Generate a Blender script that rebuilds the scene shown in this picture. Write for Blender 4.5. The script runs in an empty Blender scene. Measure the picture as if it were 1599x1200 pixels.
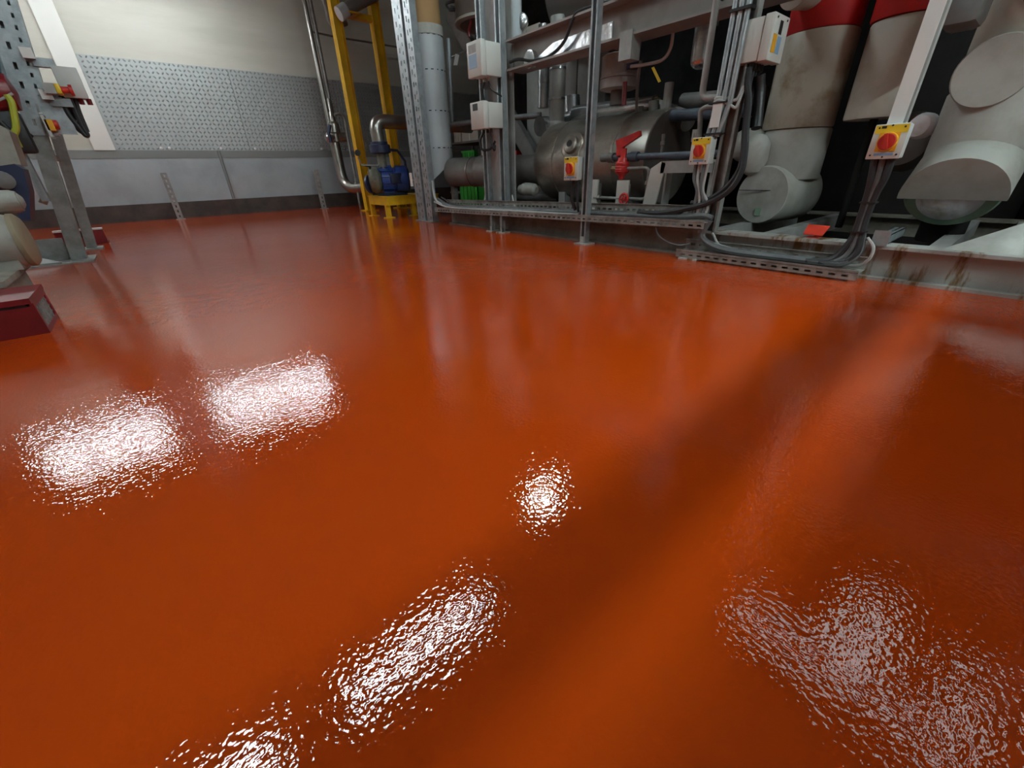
import bpy, bmesh, math, random
from mathutils import Vector, Matrix
random.seed(7)
SC = bpy.context.scene
COL = SC.collection

# ------------------------------------------------------------------ camera, light, exposure
F_PX, PITCH, HEAD, ROLL, CAM_H = 627.85, math.radians(28.054), math.radians(39.458), math.radians(-1.7367), 0.55
_R = Vector((math.cos(HEAD), -math.sin(HEAD), 0))
_F = Vector((math.sin(HEAD)*math.cos(PITCH), math.cos(HEAD)*math.cos(PITCH), -math.sin(PITCH)))
_U = Vector((math.sin(HEAD)*math.sin(PITCH), math.cos(HEAD)*math.sin(PITCH), math.cos(PITCH)))
CR = _R*math.cos(ROLL) + _U*math.sin(ROLL)
CU = _U*math.cos(ROLL) - _R*math.sin(ROLL)
CAM = Vector((0, 0, CAM_H))
cd = bpy.data.cameras.new('camera')
cd.sensor_fit = 'HORIZONTAL'; cd.sensor_width = 36.0; cd.lens = F_PX/1599*36
cd.clip_start = 0.02; cd.clip_end = 100
cam = bpy.data.objects.new('camera', cd); COL.objects.link(cam)
M = Matrix((( CR.x, CU.x, -_F.x, 0), (CR.y, CU.y, -_F.y, 0), (CR.z, CU.z, -_F.z, CAM_H), (0, 0, 0, 1)))
cam.matrix_world = M
SC.camera = cam

w = bpy.data.worlds.new('world'); SC.world = w; w.use_nodes = True
w.node_tree.nodes['Background'].inputs[0].default_value = (0.55, 0.6, 0.65, 1)
w.node_tree.nodes['Background'].inputs[1].default_value = 0.05
LAMP_FRONT, LAMP_MID, LAMP_WALL, GLOW_PLANT = 158.0, 56.0, 74.0, 4.0     # emission strengths: added front tubes, mid and wall tubes, added plant panels
SC.view_settings.view_transform = 'Standard'
SC.view_settings.look = 'None'
SC.view_settings.exposure = 0.12
SC.view_settings.gamma = 1.0
SC.view_settings.use_curve_mapping = False

def P(px, py, X=None, Y=None, Z=None):
    """world point where the sight line of a photo pixel meets the plane the thing stands in"""
    d = _F*F_PX + CR*(px-799.5) + CU*(600-py)
    if X is not None: t = (X-CAM.x)/d.x
    elif Y is not None: t = (Y-CAM.y)/d.y
    else: t = (Z-CAM.z)/d.z
    return CAM + d*t

# ------------------------------------------------------------------ materials
MATS = {}
def mat(name, c, c2=None, rough=0.5, metal=0.0, nscale=6.0, lo=0.4, hi=0.65, stretch=(1,1,1), bump=0.0, bscale=40.0, rvar=0.0, emit=None, coat=0.0, spec=None):
    m = bpy.data.materials.new(name); m.use_nodes = True
    nt = m.node_tree; n = nt.nodes; b = n['Principled BSDF']
    b.inputs['Base Color'].default_value = (*c, 1); b.inputs['Roughness'].default_value = rough
    b.inputs['Metallic'].default_value = metal
    if coat: b.inputs['Coat Weight'].default_value = coat
    tc = n.new('ShaderNodeTexCoord'); mp = n.new('ShaderNodeMapping'); mp.inputs['Scale'].default_value = stretch
    geo = n.new('ShaderNodeNewGeometry')
    nt.links.new(geo.outputs['Position'], mp.inputs['Vector'])
    if c2 is not None:
        no = n.new('ShaderNodeTexNoise'); no.inputs['Scale'].default_value = nscale; no.inputs['Detail'].default_value = 5
        no.inputs['Roughness'].default_value = 0.62
        nt.links.new(mp.outputs[0], no.inputs['Vector'])
        rp = n.new('ShaderNodeMapRange'); rp.inputs['From Min'].default_value = lo; rp.inputs['From Max'].default_value = hi
        nt.links.new(no.outputs['Fac'], rp.inputs['Value'])
        mx = n.new('ShaderNodeMix'); mx.data_type = 'RGBA'
        mx.inputs['A'].default_value = (*c, 1); mx.inputs['B'].default_value = (*c2, 1)
        nt.links.new(rp.outputs['Result'], mx.inputs['Factor']); nt.links.new(mx.outputs['Result'], b.inputs['Base Color'])
        if rvar:
            r2 = n.new('ShaderNodeMapRange'); r2.inputs['To Min'].default_value = rough-rvar; r2.inputs['To Max'].default_value = rough+rvar
            nt.links.new(no.outputs['Fac'], r2.inputs['Value']); nt.links.new(r2.outputs['Result'], b.inputs['Roughness'])
    if bump:
        nb = n.new('ShaderNodeTexNoise'); nb.inputs['Scale'].default_value = bscale; nb.inputs['Detail'].default_value = 3
        nt.links.new(mp.outputs[0], nb.inputs['Vector'])
        bp = n.new('ShaderNodeBump'); bp.inputs['Strength'].default_value = bump; bp.inputs['Distance'].default_value = 0.01
        nt.links.new(nb.outputs['Fac'], bp.inputs['Height']); nt.links.new(bp.outputs['Normal'], b.inputs['Normal'])
    if emit:
        b.inputs['Emission Color'].default_value = (*emit[0], 1); b.inputs['Emission Strength'].default_value = emit[1]
    if spec is not None: b.inputs['Specular IOR Level'].default_value = spec
    MATS[name] = m
    return m

mat('cream_wall', (0.50, 0.50, 0.44), (0.43, 0.43, 0.37), rough=0.55, nscale=1.2, stretch=(0.4, 1, 2.2))
mat('white_trim', (0.68, 0.70, 0.66), rough=0.5)
mat('blue_panel', (0.33, 0.385, 0.41), (0.26, 0.31, 0.325), rough=0.45, nscale=2.0)
mat('skirting', (0.035, 0.03, 0.027), (0.07, 0.055, 0.045), rough=0.7, nscale=5)
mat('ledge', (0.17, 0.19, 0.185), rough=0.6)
mat('ceiling', (0.33, 0.34, 0.34), rough=0.8)
mat('unlit_wall', (0.025, 0.026, 0.025), (0.015, 0.015, 0.015), rough=0.9, nscale=3, spec=0.1)  # near-black base colour stands for the missing light behind the machinery
mat('galv', (0.40, 0.44, 0.46), (0.28, 0.32, 0.34), rough=0.42, metal=0.55, nscale=14, rvar=0.1)
mat('galv_dull', (0.30, 0.31, 0.30), (0.19, 0.19, 0.18), rough=0.55, metal=0.3, nscale=10)
mat('tray', (0.36, 0.36, 0.34), (0.20, 0.19, 0.17), rough=0.5, metal=0.35, nscale=12)
mat('stainless', (0.46, 0.44, 0.41), (0.34, 0.32, 0.29), rough=0.28, metal=0.9, nscale=5)
mat('foil', (0.70, 0.71, 0.72), (0.50, 0.52, 0.54), rough=0.25, metal=0.9, nscale=8, bump=0.5, bscale=14)
mat('tank_steel', (0.42, 0.40, 0.36), (0.28, 0.255, 0.215), rough=0.36, metal=0.7, nscale=3.2, stretch=(1, 1, 2.2), bump=0.06, bscale=6)
mat('yellow', (0.74, 0.47, 0.012), (0.60, 0.34, 0.01), rough=0.4, nscale=5)
mat('yellow_plate', (0.80, 0.56, 0.03), rough=0.4)
mat('amber_plate', (0.78, 0.38, 0.02), rough=0.4)
mat('red_knob', (0.52, 0.03, 0.02), rough=0.35)
mat('red_valve', (0.60, 0.035, 0.03), (0.40, 0.02, 0.02), rough=0.35, nscale=12)
mat('red_paint', (0.22, 0.012, 0.018), (0.15, 0.01, 0.014), rough=0.35, nscale=4)
mat('red_band', (0.52, 0.018, 0.015), (0.40, 0.012, 0.012), rough=0.5, nscale=4)
mat('red_card', (0.80, 0.06, 0.03), rough=0.5)
mat('box_white', (0.60, 0.61, 0.575), rough=0.4)
mat('iso_grey', (0.52, 0.54, 0.52), rough=0.4)
mat('black', (0.012, 0.012, 0.014), rough=0.45)
mat('rubber', (0.02, 0.021, 0.024), rough=0.5)
mat('cable_grey', (0.13, 0.14, 0.145), (0.08, 0.085, 0.09), rough=0.45, nscale=9)
mat('cable_light', (0.40, 0.41, 0.40), rough=0.45)
mat('cable_green', (0.42, 0.46, 0.05), rough=0.45)
mat('label_blue', (0.22, 0.36, 0.52), rough=0.4)
mat('label_white', (0.75, 0.76, 0.74), rough=0.45)
mat('blue_motor', (0.03, 0.075, 0.32), (0.02, 0.05, 0.20), rough=0.35, nscale=8)
mat('blue_dark', (0.02, 0.028, 0.07), rough=0.45)
mat('casting', (0.16, 0.165, 0.12), (0.10, 0.10, 0.08), rough=0.6, nscale=10)
mat('duct_white', (0.52, 0.57, 0.60), (0.46, 0.50, 0.52), rough=0.42, nscale=2)
mat('cardboard', (0.44, 0.27, 0.12), rough=0.75)
mat('pipe_dark', (0.16, 0.16, 0.155), (0.10, 0.10, 0.095), rough=0.55, nscale=4)
mat('grey_clad', (0.27, 0.27, 0.26), (0.19, 0.18, 0.17), rough=0.45, metal=0.3, nscale=3)
mat('paint_grey', (0.36, 0.37, 0.36), (0.27, 0.27, 0.255), rough=0.5, nscale=5)
mat('skid_paint', (0.42, 0.43, 0.41), (0.19, 0.11, 0.04), rough=0.55, nscale=3.5, lo=0.52, hi=0.62, stretch=(1, 4.5, 1.0), bump=0.15, bscale=30)
mat('skid_old', (0.22, 0.205, 0.175), (0.13, 0.11, 0.085), rough=0.65, nscale=6, bump=0.25, bscale=30)
mat('beam_paint', (0.29, 0.28, 0.265), (0.22, 0.19, 0.17), rough=0.5, nscale=3)
mat('insulation', (0.50, 0.48, 0.42), (0.36, 0.32, 0.24), rough=0.6, nscale=4.5, lo=0.45, hi=0.8, bump=0.12, bscale=9)
mat('insul_stain', (0.44, 0.41, 0.34), (0.22, 0.15, 0.07), rough=0.5, nscale=5, lo=0.50, hi=0.72, bump=0.2, bscale=12)
mat('insul_grey', (0.44, 0.44, 0.41), (0.33, 0.315, 0.27), rough=0.6, nscale=4, bump=0.1, bscale=9)
mat('green_rim', (0.22, 0.36, 0.27), (0.26, 0.33, 0.22), rough=0.5, nscale=9)
mat('frost', (0.72, 0.73, 0.78), (0.50, 0.47, 0.36), rough=0.7, nscale=8, lo=0.5, hi=0.7, bump=0.4, bscale=25)
mat('brass_dirt', (0.30, 0.22, 0.08), (0.16, 0.11, 0.05), rough=0.7, nscale=20)
mat('plaster', (0.55, 0.56, 0.53), (0.40, 0.40, 0.36), rough=0.6, nscale=6)
mat('motor_cream', (0.36, 0.36, 0.32), (0.27, 0.265, 0.235), rough=0.5, nscale=6)
mat('tan_rim', (0.30, 0.25, 0.17), rough=0.6)
mat('concrete', (0.33, 0.32, 0.28), (0.24, 0.225, 0.19), rough=0.8, nscale=8)
mat('green_plastic', (0.04, 0.36, 0.045), rough=0.4)
mat('carton', (0.42, 0.40, 0.35), rough=0.7)
mat('teal', (0.02, 0.20, 0.30), rough=0.4)
mat('unlit_dark', (0.013, 0.012, 0.012), (0.022, 0.02, 0.018), rough=0.85, nscale=2, spec=0.1)  # near-black colour puts the unlit plant interior into the surface
mat('vessel_brown', (0.15, 0.13, 0.115), (0.10, 0.085, 0.075), rough=0.5, nscale=2)
mat('sheet_grey', (0.24, 0.255, 0.245), (0.17, 0.18, 0.17), rough=0.5, nscale=3)
mat('pipe_blue', (0.075, 0.10, 0.135), (0.05, 0.065, 0.09), rough=0.5, nscale=8, bump=0.4, bscale=30)
mat('lamp_body', (0.6, 0.6, 0.6), rough=0.5)
mat('tube_added', (1, 1, 1), emit=((0.82, 1.0, 1.0), LAMP_FRONT))
mat('diffuser', (0.9, 0.9, 0.9), emit=((0.84, 0.99, 1.0), GLOW_PLANT))
mat('tube_short', (1, 1, 1), emit=((0.84, 0.99, 1.0), 150.0))
mat('tube_mid', (1, 1, 1), emit=((0.84, 0.99, 1.0), LAMP_MID))
mat('tube_wall', (1, 1, 1), emit=((0.92, 0.98, 1.0), LAMP_WALL))

def floor_material():
    m = bpy.data.materials.new('epoxy_floor'); m.use_nodes = True
    nt = m.node_tree; n = nt.nodes; L = nt.links; b = n['Principled BSDF']
    geo = n.new('ShaderNodeNewGeometry')
    c = n.new('ShaderNodeTexNoise'); c.inputs['Scale'].default_value = 1.6; c.inputs['Detail'].default_value = 4
    L.new(geo.outputs['Position'], c.inputs['Vector'])
    mx = n.new('ShaderNodeMix'); mx.data_type = 'RGBA'
    mx.inputs['A'].default_value = (0.50, 0.064, 0.003, 1); mx.inputs['B'].default_value = (0.43, 0.040, 0.003, 1)
    L.new(c.outputs['Fac'], mx.inputs['Factor']); L.new(mx.outputs['Result'], b.inputs['Base Color'])
    b.inputs['Roughness'].default_value = 0.03; b.inputs['IOR'].default_value = 1.5
    n1 = n.new('ShaderNodeTexNoise'); n1.inputs['Scale'].default_value = 120; n1.inputs['Detail'].default_value = 1.2
    n2 = n.new('ShaderNodeTexNoise'); n2.inputs['Scale'].default_value = 9; n2.inputs['Detail'].default_value = 2
    n3 = n.new('ShaderNodeTexNoise'); n3.inputs['Scale'].default_value = 1.3; n3.inputs['Detail'].default_value = 1
    for q in (n1, n2, n3): L.new(geo.outputs['Position'], q.inputs['Vector'])
    st = n.new('ShaderNodeMapRange'); st.inputs['From Min'].default_value = 0.38; st.inputs['From Max'].default_value = 0.62
    st.inputs['To Min'].default_value = 0.7; st.inputs['To Max'].default_value = 1.0
    L.new(n3.outputs['Fac'], st.inputs['Value'])
    mu = n.new('ShaderNodeMath'); mu.operation = 'MULTIPLY'; L.new(n1.outputs['Fac'], mu.inputs[0]); L.new(st.outputs['Result'], mu.inputs[1])
    m2 = n.new('ShaderNodeMath'); m2.operation = 'MULTIPLY_ADD'; L.new(n2.outputs['Fac'], m2.inputs[0]); m2.inputs[1].default_value = 1.8
    L.new(mu.outputs[0], m2.inputs[2])
    bp = n.new('ShaderNodeBump'); bp.inputs['Strength'].default_value = 1.0; bp.inputs['Distance'].default_value = 0.0006
    L.new(m2.outputs[0], bp.inputs['Height']); L.new(bp.outputs['Normal'], b.inputs['Normal'])
    MATS['epoxy_floor'] = m
floor_material()

def tread_material():
    """aluminium tread plate: raised lens-shaped bars in alternating directions"""
    m = bpy.data.materials.new('tread_plate'); m.use_nodes = True
    nt = m.node_tree; n = nt.nodes; L = nt.links; b = n['Principled BSDF']
    b.inputs['Base Color'].default_value = (0.36, 0.385, 0.385, 1); b.inputs['Metallic'].default_value = 0.55; b.inputs['Roughness'].default_value = 0.42
    geo = n.new('ShaderNodeNewGeometry'); sp = n.new('ShaderNodeSeparateXYZ'); L.new(geo.outputs['Position'], sp.inputs[0])
    def mth(op, a, b_=None, c_=None):
        k = n.new('ShaderNodeMath'); k.operation = op
        for i, v in enumerate((a, b_, c_)):
            if v is None: continue
            if isinstance(v, (int, float)): k.inputs[i].default_value = v
            else: L.new(v, k.inputs[i])
        return k.outputs[0]
    p = 0.056
    u = mth('MULTIPLY', sp.outputs[0], 1/p); v = mth('MULTIPLY', sp.outputs[2], 1/p)
    cu, cv = mth('FLOOR', u), mth('FLOOR', v)
    fu, fv = mth('SUBTRACT', mth('SUBTRACT', u, cu), 0.5), mth('SUBTRACT', mth('SUBTRACT', v, cv), 0.5)
    par = mth('SUBTRACT', mth('MULTIPLY', mth('FLOORED_MODULO', mth('ADD', cu, cv), 2.0), 2.0), 1.0)
    a = mth('MULTIPLY', mth('MULTIPLY_ADD', fv, par, fu), 0.7071)
    c = mth('MULTIPLY', mth('SUBTRACT', fu, mth('MULTIPLY', fv, par)), 0.7071)
    e = mth('ADD', mth('POWER', mth('MULTIPLY', mth('ABSOLUTE', a), 1/0.31), 2.0), mth('POWER', mth('MULTIPLY', mth('ABSOLUTE', c), 1/0.16), 2.0))
    h = mth('MAXIMUM', mth('SUBTRACT', 1.0, e), 0.0)
    bp = n.new('ShaderNodeBump'); bp.inputs['Strength'].default_value = 1.0; bp.inputs['Distance'].default_value = 0.012
    L.new(h, bp.inputs['Height']); L.new(bp.outputs['Normal'], b.inputs['Normal'])
    MATS['tread_plate'] = m
tread_material()

# ------------------------------------------------------------------ mesh helpers
class MB:
    def __init__(s): s.v = []; s.f = []
    def add(s, vs, fs):
        o = len(s.v); s.v += [Vector(v) for v in vs]; s.f += [tuple(i+o for i in f) for f in fs]; return s
    def box(s, x0, x1, y0, y1, z0, z1):
        return s.add([(x0,y0,z0),(x1,y0,z0),(x1,y1,z0),(x0,y1,z0),(x0,y0,z1),(x1,y0,z1),(x1,y1,z1),(x0,y1,z1)],
                     [(0,3,2,1),(4,5,6,7),(0,1,5,4),(1,2,6,5),(2,3,7,6),(3,0,4,7)])
    def obox(s, o, a, b, c):
        """box from corner o and three edge vectors"""
        o, a, b, c = map(Vector, (o, a, b, c))
        if a.cross(b).dot(c) < 0: a, b = b, a
        return s.add([o, o+a, o+a+b, o+b, o+c, o+a+c, o+a+b+c, o+b+c],
                     [(0,3,2,1),(4,5,6,7),(0,1,5,4),(1,2,6,5),(2,3,7,6),(3,0,4,7)])
    def rbox(s, x0, x1, y0, y1, z0, z1, r=0.008, seg=2):
        bm = bmesh.new(); bmesh.ops.create_cube(bm, size=1)
        for v in bm.verts: v.co = Vector(((x0+x1)/2+v.co.x*(x1-x0), (y0+y1)/2+v.co.y*(y1-y0), (z0+z1)/2+v.co.z*(z1-z0)))
        bmesh.ops.bevel(bm, geom=list(bm.edges), offset=r, segments=seg, profile=0.5, affect='EDGES')
        bm.verts.index_update()
        s.add([v.co.copy() for v in bm.verts], [[v.index for v in f.verts] for f in bm.faces]); bm.free(); return s
    def prism(s, pts, d):
        """polygon (list of points) extruded along vector d"""
        pts = [Vector(p) for p in pts]; d = Vector(d); k = len(pts)
        nrm = sum(((pts[i]-pts[0]).cross(pts[(i+1) % k]-pts[0]) for i in range(1, k-1)), Vector())
        if nrm.dot(d) > 0: pts.reverse()
        return s.add(pts+[p+d for p in pts], [tuple(range(k)), tuple(range(2*k-1, k-1, -1))] + [((i+1) % k, i, i+k, (i+1) % k+k) for i in range(k)])
    def tube(s, path, r, n=12, cap=True):
        path = [Vector(p) for p in path]; rs = r if isinstance(r, (list, tuple)) else [r]*len(path)
        T = []
        for i in range(len(path)):
            a = path[max(i-1, 0)]; b = path[min(i+1, len(path)-1)]; t = (b-a)
            T.append(t.normalized() if t.length > 1e-9 else (T[-1] if T else Vector((0,0,1))))
        up = Vector((0,0,1)) if abs(T[0].z) < 0.9 else Vector((1,0,0))
        N = (up-T[0]*up.dot(T[0])).normalized(); vs = []; fs = []
        for i, p in enumerate(path):
            N = (N-T[i]*N.dot(T[i])).normalized(); B = T[i].cross(N)
            for k in range(n):
                a = 2*math.pi*k/n; vs.append(p+(N*math.cos(a)+B*math.sin(a))*rs[i])
        for i in range(len(path)-1):
            for k in range(n):
                a = i*n+k; b = i*n+(k+1) % n; fs.append((a, b, b+n, a+n))
        if cap: fs.append(tuple(range(n-1, -1, -1))); m = (len(path)-1)*n; fs.append(tuple(range(m, m+n)))
        return s.add(vs, fs)
    def cyl(s, a, b, r, n=20): return s.tube([a, b], r, n)
    def lathe(s, o, ax, prof, n=28):
        """profile of (distance along axis, radius)"""
        o = Vector(o); ax = Vector(ax).normalized()
        up = Vector((0,0,1)) if abs(ax.z) < 0.9 else Vector((1,0,0)); N = (up-ax*up.dot(ax)).normalized(); B = ax.cross(N); vs = []; fs = []
        for d, r in prof:
            for k in range(n):
                a = 2*math.pi*k/n; vs.append(o+ax*d+(N*math.cos(a)+B*math.sin(a))*max(r, 1e-4))
        for i in range(len(prof)-1):
            for k in range(n):
                a = i*n+k; b = i*n+(k+1) % n; fs.append((a, b, b+n, a+n))
        fs.append(tuple(range(n-1, -1, -1))); m = (len(prof)-1)*n; fs.append(tuple(range(m, m+n)))
        return s.add(vs, fs)
    def slotted(s, o, u, v, L, W, t, rows):
        """sheet of length L (dir u), width W (dir v), thickness t with rows (v centre, slot width, slot length, pitch)"""
        o = Vector(o); u = Vector(u).normalized(); v = Vector(v).normalized(); w_ = u.cross(v)*t; cur = 0.0
        for vc, sw, sl, pt in sorted(rows):
            s.obox(o+v*cur, u*L, v*(vc-sw/2-cur), w_)
            k = int(L/pt); a = (L-(k-1)*pt)/2
            prev = 0.0
            for i in range(k):
                c = a+i*pt
                s.obox(o+v*(vc-sw/2)+u*prev, u*(c-sl/2-prev), v*sw, w_); prev = c+sl/2
            s.obox(o+v*(vc-sw/2)+u*prev, u*(L-prev), v*sw, w_); cur = vc+sw/2
        s.obox(o+v*cur, u*L, v*(W-cur), w_); return s

def fillet(pts, r, n=7):
    pts = [Vector(p) for p in pts]; out = [pts[0]]
    for i in range(1, len(pts)-1):
        a, b, c = pts[i-1], pts[i], pts[i+1]; d1 = (a-b); d2 = (c-b)
        rr = min(r, d1.length*0.49, d2.length*0.49); p0 = b+d1.normalized()*rr; p1 = b+d2.normalized()*rr
        for k in range(n+1):
            t = k/n; out.append(p0*(1-t)**2+b*2*t*(1-t)+p1*t*t)
    out.append(pts[-1]); return out
def smooth(pts, n=6):
    pts = [Vector(p) for p in pts]; q = [pts[0]*2-pts[1]]+pts+[pts[-1]*2-pts[-2]]; out = []
    for i in range(1, len(q)-2):
        p0, p1, p2, p3 = q[i-1:i+3]
        for k in range(n):
            t = k/n; out.append(0.5*((2*p1)+(p2-p0)*t+(2*p0-5*p1+4*p2-p3)*t*t+(3*p1-p0-3*p2+p3)*t**3))
    out.append(pts[-1]); return out

def mesh_obj(name, mb, m, off):
    me = bpy.data.meshes.new(name); me.from_pydata([v-off for v in mb.v], [], mb.f); me.update()
    me.polygons.foreach_set('use_smooth', [True]*len(me.polygons)); me.set_sharp_from_angle(angle=math.radians(38))
    me.materials.append(MATS[m]); o = bpy.data.objects.new(name, me); COL.objects.link(o); return o
def thing(name, label, cat, base, group=None):
    o = bpy.data.objects.new(name, None); COL.objects.link(o); o.location = base; o.empty_display_size = 0.05
    o['label'] = label; o['category'] = cat
    if group: o['group'] = group
    return o
def part(parent, name, mb, m, label=None):
    r = parent
    while r.parent: r = r.parent
    o = mesh_obj(name, mb, m, Vector(r.location)); o.parent = parent
    if label: o['label'] = label
    return o
def solo(name, mb, m, label, cat, group=None, kind=None):
    xs = [v.x for v in mb.v]; ys = [v.y for v in mb.v]; zs = [v.z for v in mb.v]
    b = Vector(((min(xs)+max(xs))/2, (min(ys)+max(ys))/2, min(zs)))
    o = mesh_obj(name, mb, m, b); o.location = b; o['label'] = label; o['category'] = cat
    if group: o['group'] = group
    if kind: o['kind'] = kind
    return o
def struct(name, mb, m, label):
    o = mesh_obj(name, mb, m, Vector()); o['kind'] = 'structure'; o['label'] = label; return o
def V(*a): return Vector(a)

# ------------------------------------------------------------------ the room
XL, XR, YF, YB, ZC = -4.0, 6.6, -4.5, 8.9, 4.0
struct('floor', MB().box(XL, XR, YF, YB, -0.1, 0), 'epoxy_floor', 'glossy orange red epoxy floor')
struct('ceiling', MB().box(XL, XR, YF, YB, ZC, ZC+0.1), 'ceiling', 'grey ceiling of the plant room')
struct('wall_left', MB().box(XL-0.1, XL, YF, YB, 0, ZC), 'cream_wall', 'cream wall on the left side')
struct('wall_right', MB().box(XR, XR+0.1, YF, YB, 0, ZC), 'unlit_wall', 'wall behind the machinery, coloured near black for the missing light')
struct('wall_front', MB().box(XL, XR, YF-0.1, YF, 0, ZC), 'cream_wall', 'cream wall behind the viewer')
wb = struct('wall_back', MB().box(XL, XR, YB, YB+0.1, 0, ZC), 'cream_wall', 'cream wall with metal tread plate wainscot')
xs = [XL, -2.75, -0.75, 1.25, 3.25, 5.25, XR]
for a, b in zip(xs, xs[1:]):
    part(wb, 'wall_panel', MB().box(a+0.006, b-0.006, YB-0.03, YB, 0.235, 0.85), 'blue_panel')
xs = [-0.02, 1.72, 3.36, 5.0, XR]
for a, b in zip(xs, xs[1:]):
    part(wb, 'tread_plate', MB().box(a+0.003, b-0.003, YB-0.02, YB, 0.955, 2.065), 'tread_plate')
for x in (0.52, 0.62, 1.30, 1.80, 2.9, 3.9):
    part(wb, 'plate_bolt', MB().lathe((x, YB-0.02, 0.985), (0, -1, 0), [(0, 0.02), (0.012, 0.02), (0.018, 0.01)], 10), 'label_white')
part(wb, 'panel_cover_strip', MB().tube([(1.25, YB-0.04, 0.24), (1.25, YB-0.04, 0.95)], 0.022, 10), 'ledge')
o = struct('trim_1', MB().box(XL, XR, YB-0.035, YB, 0.85, 0.955), 'ledge', 'ledge strip under the tread plate, recess shadow put into its grey')  # dark grey stands in for the recessed shadow below the plates
o = struct('trim_2', MB().box(-0.25, -0.02, YB-0.045, YB, 0.955, ZC), 'white_trim', 'white upright board beside the tread plate')
o = struct('baseboard_back', MB().box(XL, XR, YB-0.05, YB, 0, 0.235), 'skirting', 'dark skirting at the foot of the back wall')

# ------------------------------------------------------------------ lamps seen in the floor's reflection, and added ones
def tube_lamp(x0, x1, y, z, m, label, group, ty=0.05, tr=0.014):
    t = thing('tube_lamp', label, 'lamp', (0.5*(x0+x1), y, z), group)
    part(t, 'housing', MB().prism([(x0, y-0.13, z), (x0, y+0.13, z), (x0, y+0.06, z+0.08), (x0, y-0.06, z+0.08)], (x1-x0, 0, 0)), 'lamp_body')
    for s in (-ty, ty):
        part(t, 'lamp_tube', MB().tube([(x0+0.03, y+s, z-0.03), (x1-0.03, y+s, z-0.03)], tr, 8), m)
        for xx in (x0+0.02, x1-0.02): part(t, 'lamp_holder', MB().box(xx-0.015, xx+0.015, y+s-0.025, y+s+0.025, z-0.055, z+0.002), 'lamp_body')
    for xx in (x0+0.2, x1-0.2): part(t, 'hanger', MB().cyl((xx, y, z+0.07), (xx, y, ZC), 0.008, 6), 'galv')
G1 = 'tube lamps hung over the middle of the floor'
tube_lamp(-0.05, 1.28, 2.05, 3.0, 'tube_mid', 'twin tube lamp reflected in the floor centre foreground', G1)
tube_lamp(-1.25, -0.45, 2.10, 3.0, 'tube_mid', 'twin tube lamp reflected at the bottom edge of the floor', G1)
G2 = 'tube lamps hung near the back wall'
tube_lamp(-0.20, 1.70, 7.65, 3.0, 'tube_wall', 'twin tube lamp near the back wall, reflected beside the other glare', G2)
tube_lamp(-2.25, -0.75, 7.70, 3.0, 'tube_wall', 'twin tube lamp near the back wall, reflected farthest left', G2)
tube_lamp(2.36, 2.80, 2.62, 3.0, 'tube_short', 'short twin tube lamp hung before the steel column', G1, tr=0.02)
G3 = 'added tube lamps, unseen behind the viewer'  # unseen row added as main light of floor and machinery
tube_lamp(0.9, 1.75, -1.6, 2.4, 'tube_added', 'added twin tube lamp, unseen behind the viewer, farther from the machinery', G3, ty=0.025, tr=0.02)
tube_lamp(1.95, 2.8, -1.6, 2.4, 'tube_added', 'added twin tube lamp, unseen behind the viewer, nearer the machinery', G3, ty=0.025, tr=0.02)
G4 = 'added glowing panels over the machinery'  # panels added for the pale floor reflections and to light the machinery
def glow_panel(x0, x1, y0, y1, z, label):
    t = thing('glow_panel', label, 'lamp', ((x0+x1)/2, (y0+y1)/2, z), G4)
    part(t, 'housing', MB().box(x0, x1, y0, y1, z+0.03, z+0.09), 'lamp_body')
    part(t, 'diffuser', MB().rbox(x0+0.01, x1-0.01, y0+0.01, y1-0.01, z, z+0.035, 0.01), 'diffuser')
    for q in (0.2, 0.8):
        x_, y_ = x0+(x1-x0)*q, y0+(y1-y0)*q
        part(t, 'hanger', MB().cyl((x_, y_, z+0.09), (x_, y_, ZC), 0.006, 6), 'galv')
glow_panel(2.88, 3.06, -0.72, 0.48, 3.0, 'added glowing panel over the near end of the machinery, along it')
glow_panel(3.12, 3.95, -0.44, -0.20, 3.0, 'added glowing panel over the near end of the machinery, crossways')
glow_panel(2.75, 3.75, -1.02, -0.86, 3.0, 'added glowing panel over the machinery, nearest the front wall')

# ------------------------------------------------------------------ machine skid
SX = 2.75; SH = 0.168
sk = thing('machine_skid', 'long low steel skid frame carrying the pipework, rust streaked near end', 'skid', (SX+0.8, 2.0, 0))
def ibeam_y(mb, x0, wd, y0, y1, z0, h, tf=0.016, web=None):
    wx = x0+wd*0.45 if web is None else web
    mb.box(x0, x0+wd, y0, y1, z0, z0+tf); mb.box(x0, x0+wd, y0, y1, z0+h-tf, z0+h); mb.box(wx, wx+0.012, y0, y1, z0+tf, z0+h-tf); return mb
part(sk, 'front_beam', ibeam_y(MB(), SX-0.01, 0.13, -2.2, 1.36, 0, SH, web=SX+0.035), 'skid_paint', 'pale painted beam with rust streaks')
part(sk, 'front_beam', ibeam_y(MB(), SX-0.01, 0.13, 1.362, 4.42, 0, SH, web=SX+0.035), 'skid_old', 'grimy grey beam under the cable tray')
part(sk, 'rear_beam', ibeam_y(MB(), 4.3, 0.13, -2.2, 4.42, 0, SH), 'skid_old')
for y in (-1.4, -0.02, 0.22, 0.98, 1.30, 2.0, 2.9, 3.6, 4.34):
    part(sk, 'cross_beam', MB().box(SX+0.12, 4.3, y-0.035, y+0.035, SH-0.1, SH-0.003), 'paint_grey')
part(sk, 'end_plate', MB().box(SX-0.005, SX+0.005, 1.33, 1.39, 0.016, SH-0.016), 'skid_old')
# pit floor inside the skid
part(sk, 'drip_tray', MB().box(SX+0.12, 4.3, -2.2, 4.3, 0.012, 0.03), 'unlit_dark')
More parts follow.
